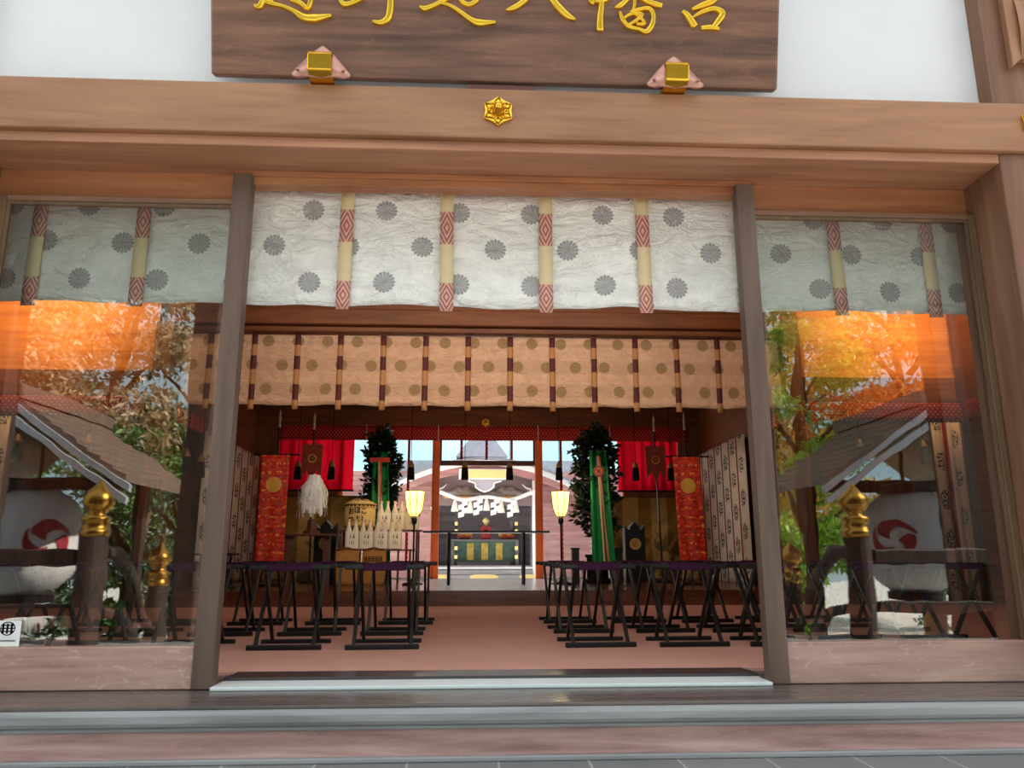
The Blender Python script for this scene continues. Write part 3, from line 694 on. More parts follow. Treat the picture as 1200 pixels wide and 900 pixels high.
# ================================================================== STOOLS
st = thing('folding_stool', '', 'stool', (0, 0, 0), 0, 'black folding stools in the hall')
LW = .195
bx(-LW, LW, -.172, -.146, 0, .027).build('foot_rail', M['black'], st, bevel=.005)
bx(-LW+.005, LW+.005, .146, .172, 0, .024).build('foot_rail', M['black'], st, bevel=.005)
bx(-LW-.02, LW+.02, .118, .144, .412, .437).build('seat_rail', M['black'], st, bevel=.006)
bx(-LW-.02, LW+.02, -.144, -.118, .412, .437).build('seat_rail', M['black'], st, bevel=.006)
def leg(x, y0, y1):
    m = MB(); n = Vector((0, .43, -(y1-y0))).normalized()*.0115
    a = Vector((x, y0, .02)); b = Vector((x, y1, .42))
    for p in (a, b):
        for sx, sn in ((-.009, -1), (.009, -1), (.009, 1), (-.009, 1)): m.v.append((p.x+sx, p.y+n.y*sn, p.z+n.z*sn))
    m.f += [(0, 1, 2, 3), (4, 7, 6, 5), (0, 4, 5, 1), (1, 5, 6, 2), (2, 6, 7, 3), (3, 7, 4, 0)]; return m
for s in (-1, 1):
    leg(s*.150, -.159, .131).build('leg', M['black'], st, bevel=.003)
    leg(s*.128, .159, -.131).build('leg', M['black'], st, bevel=.003)
m = MB(); m.grid(lambda u, v: (-.118+u*.236, -.15+v*.30, .4405-.028*sin(pi*v)**2), 8, 12); m.build('seat', M['purple'], st, smooth=True, solid=.006)
for s in (-1, 1):
    m2_ = MB().box(-.118, .118, s*.131-.018, s*.131+.018, .406, .4425); o = m2_.build('seat_hem', M['purple'], st, bevel=.008)
ordn = ('nearest to the aisle', 'second from the aisle', 'third from the aisle', 'fourth from the aisle', 'fifth from the aisle')
rown = ('front row', 'middle row', 'back row')
first = True
for side in (-1, 1):
    for r in range(3):
        for c in range(5):
            if side < 0: x = (-.575, -1.095, -1.63, -2.16, -2.69)[c]; y = (1.27, 1.99, 2.74)[r]+.005*c
            else: x = (.592, 1.11, 1.615, 2.13, 2.66)[c]; y = (1.30, 2.06, 2.77)[r]-.005*c
            x += (0, .018, .01)[r]*(-side)*(-1)+rnd.uniform(-.008, .008)
            lab = 'purple-topped folding stool, %s of the %s block, %s' % (rown[r], 'left' if side < 0 else 'right', ordn[c])
            rz = rnd.uniform(-.03, .03)+radians(3.4)
            if first: st.location = (x, y, 0); st.rotation_euler = (0, 0, rz); st['label'] = lab; first = False
            else: dup(st, (x, y, 0), rz, lab)
dup(st, (-2.83, 5.35, .146), .4, 'spare folding stool up on the platform by the left curtains', (1, 1, .82))

# ================================================================== PLATFORM FURNISHINGS
PZ = .146
tb = thing('offering_table', 'thin black table standing before the altar opening', 'table', (.055, 5.9, PZ))
bx(-.725, .725, -.16, .16, .585, .606).build('table_top', M['black'], tb, bevel=.003)
for sx in (-1, 1):
    for sy in (-1, 1):
        MB().tube([(sx*.43, sy*.13, 0), (sx*.43, sy*.13, .585)], [.014, .016], 8).build('leg', M['black'], tb)

def lamp(x, y, lab):
    t = thing('standing_lamp', lab, 'lamp', (x, y, PZ), 0, 'paper standing lamps')
    MB().lathe([(.12, 0), (.12, .02), (.05, .035), (.02, .06), (.015, .08)], n=20).build('base', M['black'], t, smooth=True)
    MB().tube([(0, 0, .06), (0, 0, .76)], .011, 8).build('pole', M['black'], t)
    MB().lathe([(.012, .68), (.030, .70), (.034, .74), (.028, .765), (.014, .775)], n=12).build('socket', M['black'], t, smooth=True)
    n = 8; prof = [(.045, .775), (.072, .81), (.094, .88), (.106, .965), (.115, 1.065)]
    m = MB()
    for r_, z in prof:
        for j in range(n): m.v.append((r_*cos(2*pi*j/n+.3), r_*sin(2*pi*j/n+.3), z))
    for k in range(len(prof)-1):
        for j in range(n): m.f.append((k*n+j, k*n+(j+1) % n, (k+1)*n+(j+1) % n, (k+1)*n+j))
    sh = m.build('lamp_shade', M['lampshade'], t)
    m = MB()
    for j in range(n):
        a = 2*pi*j/n+.3; m.tube([((r_+.003)*cos(a), (r_+.003)*sin(a), z) for r_, z in prof], .005, 5)
    for r_, z in (prof[0], prof[-1]): m.tube([((r_+.003)*cos(2*pi*j/n+.3), (r_+.003)*sin(2*pi*j/n+.3), z) for j in range(n+1)], .0035, 5)
    m.build('wire_frame', M['lampwire'], sh)
    MB().lathe([(.001, .84), (.026, .86), (.03, .89), (.022, .93), (.001, .945)], n=12).build('bulb', M['bulb'], t, smooth=True)
    L = bpy.data.lights.new('lamp_glow', 'POINT'); L.energy = 5; L.color = (1, .78, .42); L.shadow_soft_size = .05
    lo = bpy.data.objects.new('lamp_glow', L); COL.objects.link(lo); lo.location = (x, y, PZ+1.12)
lamp(-.785, 5.93, 'glowing paper lamp on a pole, left of the table')
lamp(.93, 5.93, 'glowing paper lamp on a pole, right of the table')

# sakaki trees with silk
def leaf(m, p, d, up, L, W):
    a = d.cross(up)
    if a.length < 1e-3: a = d.cross(Vector((1, 0, 0)))
    a.normalize(); n = a.cross(d)
    i = len(m.v)
    m.v += [tuple(p), tuple(p+d*(L*.45)+a*(W*.5)+n*(.12*W)), tuple(p+d*L), tuple(p+d*(L*.45)-a*(W*.5)+n*(.12*W))]
    m.f += [(i, i+1, i+2), (i, i+2, i+3)]
def rdir(r): 
    v = Vector((r.gauss(0, 1), r.gauss(0, 1), r.gauss(0, 1))); return v.normalized()
def sakaki(x, y, lab, disc, seed, ztop, wid, bare=0):
    r = random.Random(seed)
    t = thing('sacred_tree', lab, 'tree', (x, y, PZ), 0, 'evergreen trees with green silk')
    H = ztop-PZ
    MB().lathe([(.17, 0), (.17, .05), (.13, .06), (.13, .30), (.15, .31), (.15, .34), (.03, .34)], n=4).build('stand', M['black'], t)
    MB().tube([(0, 0, .3), (.01, 0, H*.6), (0, 0, H)], [.022, .018, .006], 7).build('trunk', M['leafstem'], t)
    br = MB(); lf = MB()
    for k in range(72):
        z = .62+(H-.66)*(k/71)**.85; a = k*2.4+r.uniform(-.3, .3)
        f = (z-.62)/(H-.62)
        R = wid*(.95-.30*abs(f-.45) if f < .75 else .95*(1-(f-.75)/.27*.75))*r.uniform(.75, 1.08)
        e = Vector((R*cos(a), R*sin(a)*.8, z+r.uniform(-.05, .1)))
        br.tube([(0, 0, z-.12), tuple(e*.55+Vector((0, 0, .45*(z-.06)))), tuple(e)], [.006, .004, .002], 4)
        for q in range(46):
            s = r.uniform(.3, 1.05); p = Vector((0, 0, z-.1)).lerp(e, s)+rdir(r)*.045
            d = (Vector((cos(a), sin(a), .1))+rdir(r)*.9).normalized()
            leaf(lf, p, d, rdir(r), r.uniform(.06, .10), r.uniform(.032, .048))
    br.build('branches', M['leafstem'], t); tag(lf.build('foliage', M['sakaki'], t), 'dark glossy leaves', kind='stuff')
    # silk banner in front
    w0, w1 = .16, .27
    def silk(u, v):
        w = w0+(w1-w0)*(1-v)*.6
        return ((u-.5)*2*w*.62+.04*(1-v), -wid*.74-.015*sin(u*14)-.03*(1-v), .18+v*(H*.84-.18))
    MB().grid(silk, 20, 14).build('green_silk', M['green'], t, smooth=True, solid=.003)
    for k, (dx, mt) in enumerate(((-.012, 'ribbon'), (.012, 'ribbonred'), (.0, 'ribbon'))):
        MB().grid(lambda u, v: ((u-.5)*.02+dx+(1-v)*(.05+k*.02), -wid*.74-.05-.03*(1-v), .20+v*(H*.80-.2)), 1, 10).build('ribbon', M[mt], t, solid=.002)
    if disc:
        m = MB(); n = 20
        for yy in (-.075-wid*.72, -.05-wid*.72):
            for j in range(n): m.v.append((.068*cos(2*pi*j/n), yy, H*.70+.068*sin(2*pi*j/n)))
        m.f.append(tuple(range(n))); m.f.append(tuple(range(2*n-1, n-1, -1)))
        for j in range(n): m.f.append((j, (j+1) % n, n+(j+1) % n, n+j))
        m.build('mirror_disc', flat('disc_red', (150, 60, 40), .4), t)
        MB().tube([(.036*cos(2*pi*j/16), -.078-wid*.72, H*.70+.036*sin(2*pi*j/16)) for j in range(17)], .006, 6).build('disc_ring', M['golddull'], t)
    else:
        bx(-.13, .13, -.06-wid*.74, -.045-wid*.74, H*.77, H*.80).build('cross_band', M['ribbonred'], t, bevel=.003)
sakaki(-1.31, 6.98, 'evergreen tree with green silk standing behind the barrel', False, 11, 2.10, .235)
sakaki(1.41, 6.3, 'evergreen tree with green silk and red disc right of the table', True, 13, 2.03, .30)

# sake barrel
ba = thing('sake_barrel', 'straw-wrapped barrel with brush characters beside the bottles', 'barrel', (-1.49, 6.45, .80))
MB().lathe([(.165, 0), (.185, .03), (.19, .15), (.188, .27), (.175, .30), (.15, .325), (.06, .34), (.001, .345)], n=28).build('body', flat('straw_mat', (222, 190, 126), .75, 0, .2, var=.12, vs=30), ba, smooth=True)
for z in (.03, .255, .29): MB().tube([(.193*cos(2*pi*j/28), .193*sin(2*pi*j/28), z) for j in range(29)], .010, 6).build('rope_hoop', flat('straw_rope%d' % int(z*100), (196, 158, 92), .8), ba, smooth=True)
m = MB()
for k in range(8):
    a = 2*pi*k/8; m.tube([(.18*cos(a), .18*sin(a), .29), (.09*cos(a), .09*sin(a), .345), (.0, .0, .355)], .010, 5)
m.build('lid_rope', flat('lid_rope', (180, 146, 84), .8), ba, smooth=True)
m = MB()
for k in range(9):
    a = radians(-90+(k-4)*15); m.tube([(.193*cos(a), .193*sin(a), .285), (.197*cos(a+.08), .197*sin(a+.08), .265), (.193*cos(a+.16), .193*sin(a+.16), .282)], .008, 5)
m.build('dark_festoon', M['ink'], ba)
def text_on_cyl(body, parent, R, x, z, size, mat, name='brush_character', cx=0, cy=0):
    cu = bpy.data.curves.new('txt', 'FONT'); cu.body = body; cu.size = size; cu.align_x = 'CENTER'; cu.align_y = 'CENTER'; cu.offset = size*.02; cu.resolution_u = 3
    tmp = bpy.data.objects.new('txt', cu); COL.objects.link(tmp)
    dg = bpy.context.evaluated_depsgraph_get(); me = bpy.data.meshes.new_from_object(tmp.evaluated_get(dg)); bpy.data.objects.remove(tmp)
    for v in me.vertices:
        a = (x+v.co.x)/R; v.co = (cx+R*sin(a), cy-R*cos(a), z+v.co.y)
    me.materials.clear(); me.materials.append(mat); me.name = name
    o = bpy.data.objects.new(name, me); COL.objects.link(o); o.parent = parent; return o
for ch, x, z in (('こ', .075, .20), ('し', .075, .10), ('ほ', -.005, .205), ('よ', -.005, .105), ('お', -.085, .195), ('つ', -.085, .10)):
    text_on_cyl(ch, ba, .197, x, z, .085, M['ink'])

# bottle stand (two shelves) and bottles
bs = thing('bottle_stand', 'dark red stepped stand carrying barrel and sake bottles', 'stand', (-1.28, 6.32, PZ))
bx(-.42, .50, -.20, -.02, .385, .405).build('shelf', M['stand'], bs, bevel=.003)
bx(-.44, .56, .0, .34, .615, .635).build('shelf', M['stand'], bs, bevel=.003)
for x in (-.40, .10, .30, .44): bx(x-.012, x+.012, -.19, -.165, 0, .385).build('leg', M['stand'], bs)
for x in (-.42, .50): bx(x-.014, x+.014, .30, .33, 0, .615).build('leg', M['stand'], bs); bx(x-.014, x+.014, .005, .035, 0, .615).build('leg', M['stand'], bs)
def bottle_pair():
    t = thing('sake_bottle_pair', '', 'bottles', (0, 0, 0), 0, 'wrapped pairs of sake bottles on the stand')
    h, r = .345, .040
    for sx in (-1, 1):
        b = MB().lathe([(r*.96, 0), (r, .008), (r, h*.56), (r*.93, h*.63), (r*.50, h*.78), (r*.36, h*.88), (r*.35, h*.93)], (sx*.041, 0, 0), 16).build('bottle', M['bottle'], t, smooth=True)
        MB().lathe([(r*.40, h*.92), (r*.44, h*.94), (r*.44, h*1.0), (r*.36, h*1.01)], (sx*.041, 0, 0), 12).build('cap', M['bottlecap'], b, smooth=True)
    poly = []
    for q in range(9): a = radians(-90+q*22.5); poly.append((.041+.0425*cos(a), .0425*sin(a)))
    for q in range(9): a = radians(90+q*22.5); poly.append((-.041+.0425*cos(a), .0425*sin(a)))
    MB().prism(poly, 'xy', .006, .205).build('paper_wrap', flat('bottle_wrap', (246, 238, 222), .7, 0, .2), t)
    m = MB()
    for (x, z, w_, hh) in ((.020, .125, .014, .030), (.018, .165, .018, .006), (-.016, .13, .010, .022), (-.018, .160, .012, .008), (.004, .05, .006, .05), (-.022, .06, .005, .035), (.026, .05, .005, .04)):
        m.box(x, x+w_, -.0436, -.0426, z, z+hh)
    m.build('ink_marks', M['ink'], t); return t
bp = bottle_pair()
spots = []
for k, x in enumerate((-1.54, -1.37, -1.20, -1.03)): spots.append((x, 6.215, .552, 'wrapped pair of sake bottles in the front row, %s' % ('leftmost below the barrel', 'second from left', 'third from left', 'rightmost')[k]))
for k, x in enumerate((-1.19, -1.02, -.845)): spots.append((x, 6.42, .782, 'wrapped pair of sake bottles on the upper shelf, %s' % ('beside the barrel', 'in the middle', 'nearest the lamp')[k]))
for k, (x, y, z, lab) in enumerate(spots):
    z -= .0005
    if k == 0: bp.location = (x, y, z); bp['label'] = lab
    else: dup(bp, (x, y, z), rnd.uniform(-.03, .03), lab)

# rice bags
def ricebag(x, y, lab, seed, marks):
    r = random.Random(seed); t = thing('rice_bag', lab, 'bag', (x, y, PZ), 0, 'kraft rice bags')
    W, D, H = .135, .09, .40
    m = MB(); n = 20
    for k in range(9):
        f = k/8; sq = 1-.10*(1-f)**3; wy = D*(1-.75*max(0, f-.55)/.45); wx = W*(1+.04*sin(f*pi))
        for j in range(n):
            a = 2*pi*j/n; ca, sa = cos(a), sin(a)
            m.v.append((wx*sq*math.copysign(abs(ca)**.5, ca)+r.uniform(-.003, .003), wy*math.copysign(abs(sa)**.55, sa)+r.uniform(-.004, .004), H*f+(.012*sin(j*1.3) if k == 8 else 0)))
    for k in range(8):
        for j in range(n): m.f.append((k*n+j, k*n+(j+1) % n, (k+1)*n+(j+1) % n, (k+1)*n+j))
    m.f.append(tuple(range(n))[::-1]); m.f.append(tuple(range(8*n, 9*n)))
    m.build('sack', M['kraft'], t, smooth=True)
    MB().tube([(-W*.95, -.02, H*.98), (-W*.4, -.035, H*1.02), (0, -.04, H*1.05), (W*.4, -.035, H*1.01), (W*.95, -.02, H*.99)], .010, 6).build('tie_cord', flat('bag_tie%d' % seed, (120, 70, 40), .8), t, smooth=True)
    if marks:
        m = MB()
        for k in range(5):
            x0 = -.10+k*.042
            for (a, b, c, d) in ((0, .034, .0, .007), (0, .034, .026, .007), (.004, .007, 0, .05), (.024, .007, 0, .05), (.0, .034, .046, .006)):
                m.box(x0+a, x0+a+b, -.0925, -.0915, .27+c, .27+c+d)
        m.box(-.02, .0, -.0935, -.092, .17, .19).box(.01, .03, -.0935, -.092, .17, .19); m.build('ink_marks', M['ink'], t)
ricebag(-1.54, 5.95, 'plain kraft rice bag below the bottles, left one', 3, False)
ricebag(-1.235, 5.95, 'kraft rice bag with a dark line of print, right one', 5, True)

# gold folding screens
for i, (x0, x1, lab) in enumerate(((-2.92, -1.62, 'gold folding screen painted with dark foliage, behind the offering stand'), (1.80, 3.02, 'gold folding screen painted with dark foliage, behind the right crest box'))):
    t = thing('folding_screen', lab, 'screen', (0, 0, PZ), 0, 'gold folding screens')
    n = 6; w = (x1-x0)/n; H = 1.14
    for k in range(n):
        a, b = x0+k*w, x0+(k+1)*w; ya, yb = (7.60, 7.69) if k % 2 == 0 else (7.69, 7.60)
        MB().grid(lambda u, v: (a+(b-a)*u, ya+(yb-ya)*u, .02+v*(H-.04)), 1, 1, 1, 1).build('panel', M['goldscreen'], t, solid=.012)
        o = t.children[-1]
        uvl = o.data.uv_layers[0].data
        for li in range(4): uvl[li].uv = (uvl[li].uv[0]*w+k*w+i*3.1, uvl[li].uv[1]*H)
        m = MB()
        for zz in (0, H-.02): m.prism([(a, ya-.009), (b, yb-.009), (b, yb+.009), (a, ya+.009)], 'xy', zz, zz+.02)
        m.build('border', M['brownpost'], t)

# long banners
def banner(x, y, lab, side):
    t = thing('long_banner', lab, 'banner', (x, y, PZ), 0, 'red brocade banners')
    MB().tube([(0, .03, 0), (0, .03, 1.80)], .013, 8).build('pole', M['black'], t)
    MB().lathe([(.013, 1.80), (.022, 1.82), (.012, 1.84), (.02, 1.90), (.012, 1.98), (.001, 2.02)], (0, .03, 0), 8).build('finial', flat('silver_fin', (170, 160, 150), .4, .6), t, smooth=True)
    MB().tube([(-.27, 0, 1.475), (.27, 0, 1.475)], .010, 8).build('crossbar', M['black'], t)
    MB().lathe([(.13, 0), (.13, .02), (.02, .05)], (0, .03, 0), 16).build('base', M['black'], t)
    W, H = .32, 1.30
    MB().grid(lambda u, v: (-.17+side*.03*(1-v)+u*W, -.012-.012*sin(u*12+v)*(1-v), .17+v*H), 14, 16, W, H).build('brocade_cloth', M['banner'], t, smooth=True, solid=.003)
banner(-2.38, 5.8, 'tall red brocade banner with gold disc near the left curtains', .0)
banner(2.43, 5.8, 'tall red brocade banner with gold disc near the right curtains', 1)

# short crest banners on spears
def halberd(x, y, lab):
    t = thing('spear_banner', lab, 'banner', (x, y, PZ), 0, 'crest banners on spears')
    MB().tube([(.04, .03, 0), (0, .02, 1.90)], .013, 8).build('pole', M['black'], t)
    MB().lathe([(.012, 1.90), (.024, 1.91), (.016, 1.93), (.022, 1.98), (.014, 2.0), (.02, 2.06), (.001, 2.13)], n=8, sy=.4).build('blade', flat('spear_head%d' % int(x*10), (200, 180, 140), .3, .8), t, smooth=True)
    MB().lathe([(.13, 0), (.13, .02), (.02, .05)], (.04, .03, 0), 16).build('base', M['black'], t)
    MB().prism([(-.13, 1.71), (.13, 1.71), (.12, 1.28), (.06, 1.38), (.0, 1.22), (-.06, 1.38), (-.12, 1.28)], 'xz', -.004, .0).build('pennant', flat('pennant%d' % int(x*10), (140, 58, 40), .6, var=.35, vs=16), t)
    MB().tube([(.048*cos(2*pi*j/18), -.010, 1.53+.048*sin(2*pi*j/18)) for j in range(19)], .009, 6).build('crest_ring', M['golddull'], t)
    MB().lathe([(.018, -.004), (.014, .004), (.001, .006)], (0, -.010, 1.53), 10).build('crest_center', M['golddull'], t)
halberd(-2.14, 6.6, 'spear with small crest pennant behind the white paper wand')
halberd(2.245, 6.6, 'spear with small crest pennant beside the right gold screen')

# paper wand on its stand
os_ = thing('offering_stand', 'dark wooden stand under the white paper wand', 'stand', (-1.99, 6.0, PZ))
bx(-.34, .34, -.14, .14, .555, .578).build('top', M['stand'], os_, bevel=.003)
for x in (-.23, .20): bx(x-.035, x+.035, -.06, .06, 0, .555).build('leg', M['stand'], os_)
wn = thing('paper_wand', 'white paper streamer wand standing on the offering stand', 'wand', (-1.975, 6.0, .7245))
MB().lathe([(.10, 0), (.10, .03), (.06, .05), (.05, .16), (.02, .17)], n=4).build('holder', M['stand'], wn)
MB().tube([(0, 0, .1), (0, 0, .68)], .011, 8).build('stick', M['cream'], wn)
MB().lathe([(.001, .70), (.022, .685), (.02, .66), (.001, .65)], n=10).build('tip', M['white'], wn)
m = MB(); r = random.Random(2)
for k in range(150):
    a = r.uniform(0, 2*pi); R = r.uniform(.04, .165); top = .66-R*.45+r.uniform(-.03, .0); L = r.uniform(.22, .40)*(1-.15*R); w_ = .013
    zb = max(.13, top-L); rx, ry = R*cos(a), R*sin(a); tx, ty = -sin(a)*w_, cos(a)*w_
    prev = None
    for q in range(7):
        f = q/6; rr_ = R*min(1, .35+f*1.3)*(1+.08*f)+.012*sin(q*2.1+k)
        z = .66+(.02 if q == 0 else 0)-(f**1.15)*(.66-zb); p = (rr_*cos(a), rr_*sin(a), z)
        cur = ((p[0]-tx, p[1]-ty, p[2]), (p[0]+tx, p[1]+ty, p[2]))
        if prev: m.quad(prev[0], prev[1], cur[1], cur[0])
        prev = cur
m.build('streamers', M['white'], wn)

# black crest boxes (banner stands with carved tops)
def crestbox(x, y, lab):
    t = thing('crest_box', lab, 'box', (x, y, PZ), 0, 'black crest boxes')
    W, H = .13, .66
    MB().prism([(-W, 0), (W, 0), (W, H+.02), (W*1.02, H+.05), (W*.72, H-.0), (W*.5, H-.015), (W*.42, H+.03), (0, H+.085), (-W*.42, H+.03), (-W*.5, H-.015), (-W*.72, H), (-W*1.02, H+.05), (-W, H+.02)], 'xz', -.08, .08).build('body', M['black'], t, bevel=.004)
    m = MB(); poly = []
    for j in range(48):
        a = 2*pi*j/48; rr_ = .066+.006*abs(cos(a*8)); poly.append((rr_*cos(a), .47+rr_*sin(a)))
    m.prism(poly, 'xz', -.092, -.0805); m.build('crest', M['golddull'], t)
    m = MB()
    for j in range(16):
        a = 2*pi*j/16; m.tube([(.022*cos(a), -.093, .47+.022*sin(a)), (.062*cos(a), -.093, .47+.062*sin(a))], .0035, 4)
    m.lathe([(.001, -.016), (.016, 0), (.001, .016)], (0, -.09, .47), 8); m.build('crest_petals', flat('crest_dark%d' % int(x*10), (92, 60, 24), .5, .6), t)
crestbox(-1.86, 6.32, 'black box with gold chrysanthemum crest behind the offering stand')
crestbox(1.955, 6.74, 'black box with gold chrysanthemum crest left of the right banner')

# small cream pots either side of right tree
for k, (x, lab) in enumerate(((1.14, 'black lacquer post left of the right evergreen tree'), (1.66, 'black lacquer post right of the right evergreen tree'))):
    t = thing('lacquer_post', lab, 'post', (x, 6.3, PZ), 0, 'lacquer posts by the tree')
    bx(-.045, .045, -.045, .045, 0, .40).build('shaft', M['black'], t, bevel=.004); bx(-.055, .055, -.055, .055, .40, .42).build('cap', M['black'], t, bevel=.004)

# little sticker in the corner of the left pane
sn = thing('notice_card', 'small white card with round grid emblem in the lower left pane corner', 'card', (-1.885, -.009, .150))
bx(-.05, .05, 0, .002, 0, .095).build('card', M['white'], sn)
m = MB()
for k in range(3):
    m.box(-.02+k*.016, -.012+k*.016, -.0008, -.0002, .048, .084)
for k in range(3): m.box(-.024, .026, -.0008, -.0002, .054+k*.011, .058+k*.011)
m.tube([(.001+.027*cos(2*pi*j/16), -.0006, .066+.024*sin(2*pi*j/16)) for j in range(17)], .002, 4)
m.build('emblem', M['ink'], sn); bx(-.035, .035, -.0008, -.0002, .018, .024).build('caption_bar', flat('caption_grey', (120, 130, 120), .8), sn)

# ================================================================== MAIN HALL (HONDEN) BEYOND THE COURT
struct('ground_court', 'pale stone court between the halls', bx(-6, 6, 8.41, 20, -.4, -.05), flat('court_stone', (232, 236, 240), .5, var=.1), 'ground')
hd = thing('main_hall', 'pinkish wooden main hall with curved white-edged gable across the court', 'building', (.12, 13.0, -.05))
def kara(dx): return 2.39-.148*dx*dx if abs(dx) < 1.7 else 2.39-.148*1.7**2-.40*(abs(dx)-1.7)
m = MB(); xs = [-3.4+6.8*k/48 for k in range(49)]
top = [(x, kara(x)) for x in xs]
def bandpoly(off0, off1): return [(x, z+off0) for x, z in top]+[(x, z+off1) for x, z in reversed(top)]
m = MB(); m.prism(bandpoly(.0, -.105), 'xz', -.75, -.68); m.build('gable_edge', M['whiteedge'], hd)
m = MB(); m.prism(bandpoly(.05, .001), 'xz', -.80, 3.0); m.build('roof', M['greyroof'], hd)
m = MB(); m.prism(bandpoly(-.1055, -.24), 'xz', -.70, -.60); m.build('gable_board', M['pinkwood'], hd)
for sx in (-1, 1):
    m = MB()
    for k in range(22): m.box(sx*1.04, sx*3.4, -.42-.004*(k % 2), -.34, .0+k*.1, .094+k*.1)
    m.build('board_wall', M['pinkwood'], hd)
    bx(sx*.97, sx*1.05, -.55, -.40, 0, 2.0).build('door_post', M['whiteedge'], hd)
    m = MB()
    for k in range(9): m.box(sx*(.60+k*.042), sx*(.625+k*.042), .28, .31, .0, 1.40)
    m.box(sx*.58, sx*.98, .312, .34, 0, 1.4); m.build('lattice_panel', M['greywood'], hd)
    bx(sx*.55, sx*.61, .24, .34, 0, 1.5).build('inner_post', M['greywood'], hd)
m = MB(); m.prism([(-1.03, 1.50), (1.03, 1.50), (1.03, 1.99), (.8, 2.12), (.4, 2.20), (0, 2.22), (-.4, 2.20), (-.8, 2.12), (-1.03, 1.99)], 'xz', -.45, -.40); m.build('pediment', flat('pediment_grey', (138, 120, 122), .7), hd)
for sx in (-1, 1):
    m = MB(); m.grid(lambda u, v: (sx*(.07+u*.78), -.47-.05*sin(pi*v)*(1+.4*sin(u*26)*sin(v*9)), 1.665+v*(.03+.19*sin(pi*min(1, .10+u*.86))+.02*sin(u*23))), 30, 8)
    m.build('carved_frieze', flat('frieze_gold%d' % sx, (150, 140, 130), .5, .1, var=.35, vs=14), hd, smooth=True)
    bx(sx*.09, sx*.80, -.52, -.46, 1.645, 1.68).build('gold_rail', flat('amber_rail%d' % sx, (226, 176, 92), .5), hd)
    MB().tube([(sx*.96, -.56, 1.74), (sx*.93, -.56, 1.82), (sx*.84, -.56, 1.85), (sx*.76, -.56, 1.92)], [.022, .020, .018, .01], 6).build('white_nosing', M['whiteedge'], hd, smooth=True)
bx(-.47, .47, -.80, -.755, 2.03, 2.185).build('gold_plaque', M['palegold'], hd)
bx(-.52, .52, -.754, -.74, 2.00, 2.21).build('plaque_backing', M['whiteedge'], hd)
pend = [(-.46, 2.02), (.46, 2.02), (.33, 1.97), (.19, 1.93), (.18, 1.85), (.10, 1.79), (0, 1.755), (-.10, 1.79), (-.18, 1.85), (-.19, 1.93), (-.33, 1.97)]
MB().prism(pend, 'xz', -.735, -.72).build('gable_pendant', flat('pendant_lilac', (190, 184, 200), .7), hd)
m = MB(); m.tube([(a, -.74, b) for a, b in pend[2:]], .018, 6); m.build('pendant_edge', M['whiteedge'], hd)
bx(-1.03, 1.03, 1.2, 1.25, 0, 1.9).build('inner_wall', flat('inner_grey', (170, 166, 172), .7), hd)
bx(-1.03, 1.03, .36, 1.2, 1.545, 1.55).build('inner_ceiling', M['greywood'], hd)
for k in range(3): bx(-1.0, 1.0, -.60+k*.12, -.20, .05+k*.09, .135+k*.09).build('step', flat('step_grey%d' % k, (176, 174, 176), .6, var=.1), hd, bevel=.006)
bx(-1.0, 1.0, -.64, -.605, .26, .285).build('white_bar', M['whiteedge'], hd)
for x in (-.86, 0, .86):
    m = MB(); m.lathe([(.001, -.05), (.10, -.048), (.14, -.02), (.14, .02), (.10, .048), (.001, .05)], (x, -.68, .10), 20, 2.0 if x == 0 else 1.2, .12); m.build('gold_fitting', M['palegold'], hd, smooth=True)
for x in (-.56, .64):
    for z in (.45, .62, .95, 1.1): MB().box(x-.03, x+.03, -.585, -.551, z, z+.07).build('gold_fitting', M['palegold'], hd)

# grey gable further back
fh = MB(); fh.prism([(-.55, 2.88), (.75, 2.88), (.42, 3.32), (.30, 3.55), (-.10, 3.55), (-.22, 3.32)], 'xz', 16, 18)
o = fh.build('far_roof', M['greyroof']); tag(o, 'small grey temple roof rising behind the main hall', 'roof')
o = MB().prism([(-2.6, 0), (2.8, 0), (2.8, 2.8), (-2.6, 2.8)], 'xz', 16.2, 17.8).build('far_building', M['greyroof']); tag(o, 'grey building body below the far roof', 'building')

# rope
rp = thing('straw_rope', 'thick white twisted rope hung across the main hall', 'rope', (.16, 12.32, 0))
def ropez(x): return 1.575+.032*cos(x*2*pi/.98)+max(0, abs(x)-.46)*.20
m = MB(); N = 120
for s in (0, pi):
    m.tube([(-.98+1.96*k/N, .022*cos(k*.95+s), ropez(-.98+1.96*k/N)+.022*sin(k*.95+s)) for k in range(N+1)], .024, 6)
m.build('rope_strands', M['white'], rp, smooth=True)
for x in (-.63, -.33, .0, .29, .58):
    z = ropez(x)-.03
    MB().lathe([(.075, -.24), (.06, -.15), (.035, -.05), (.02, 0)], (x, -.02, z), 14).build('straw_tassel', flat('tassel_cream%d' % int(x*100), (236, 230, 214), .8), rp, smooth=True)
for x in (-.47, -.17, .17, .50):
    z = ropez(x)-.03; m = MB(); w_ = .055; zz = z; off = 0
    for q in range(4):
        o_ = .035*(1 if q % 2 == 0 else -1)
        m.prism([(x+o_-w_, zz), (x+o_+w_, zz+.03), (x+o_+w_, zz-.07), (x+o_-w_, zz-.10)], 'xz', -.055-.008*q, -.052-.008*q); zz -= .075
    m.build('paper_streamer', M['white'], rp)
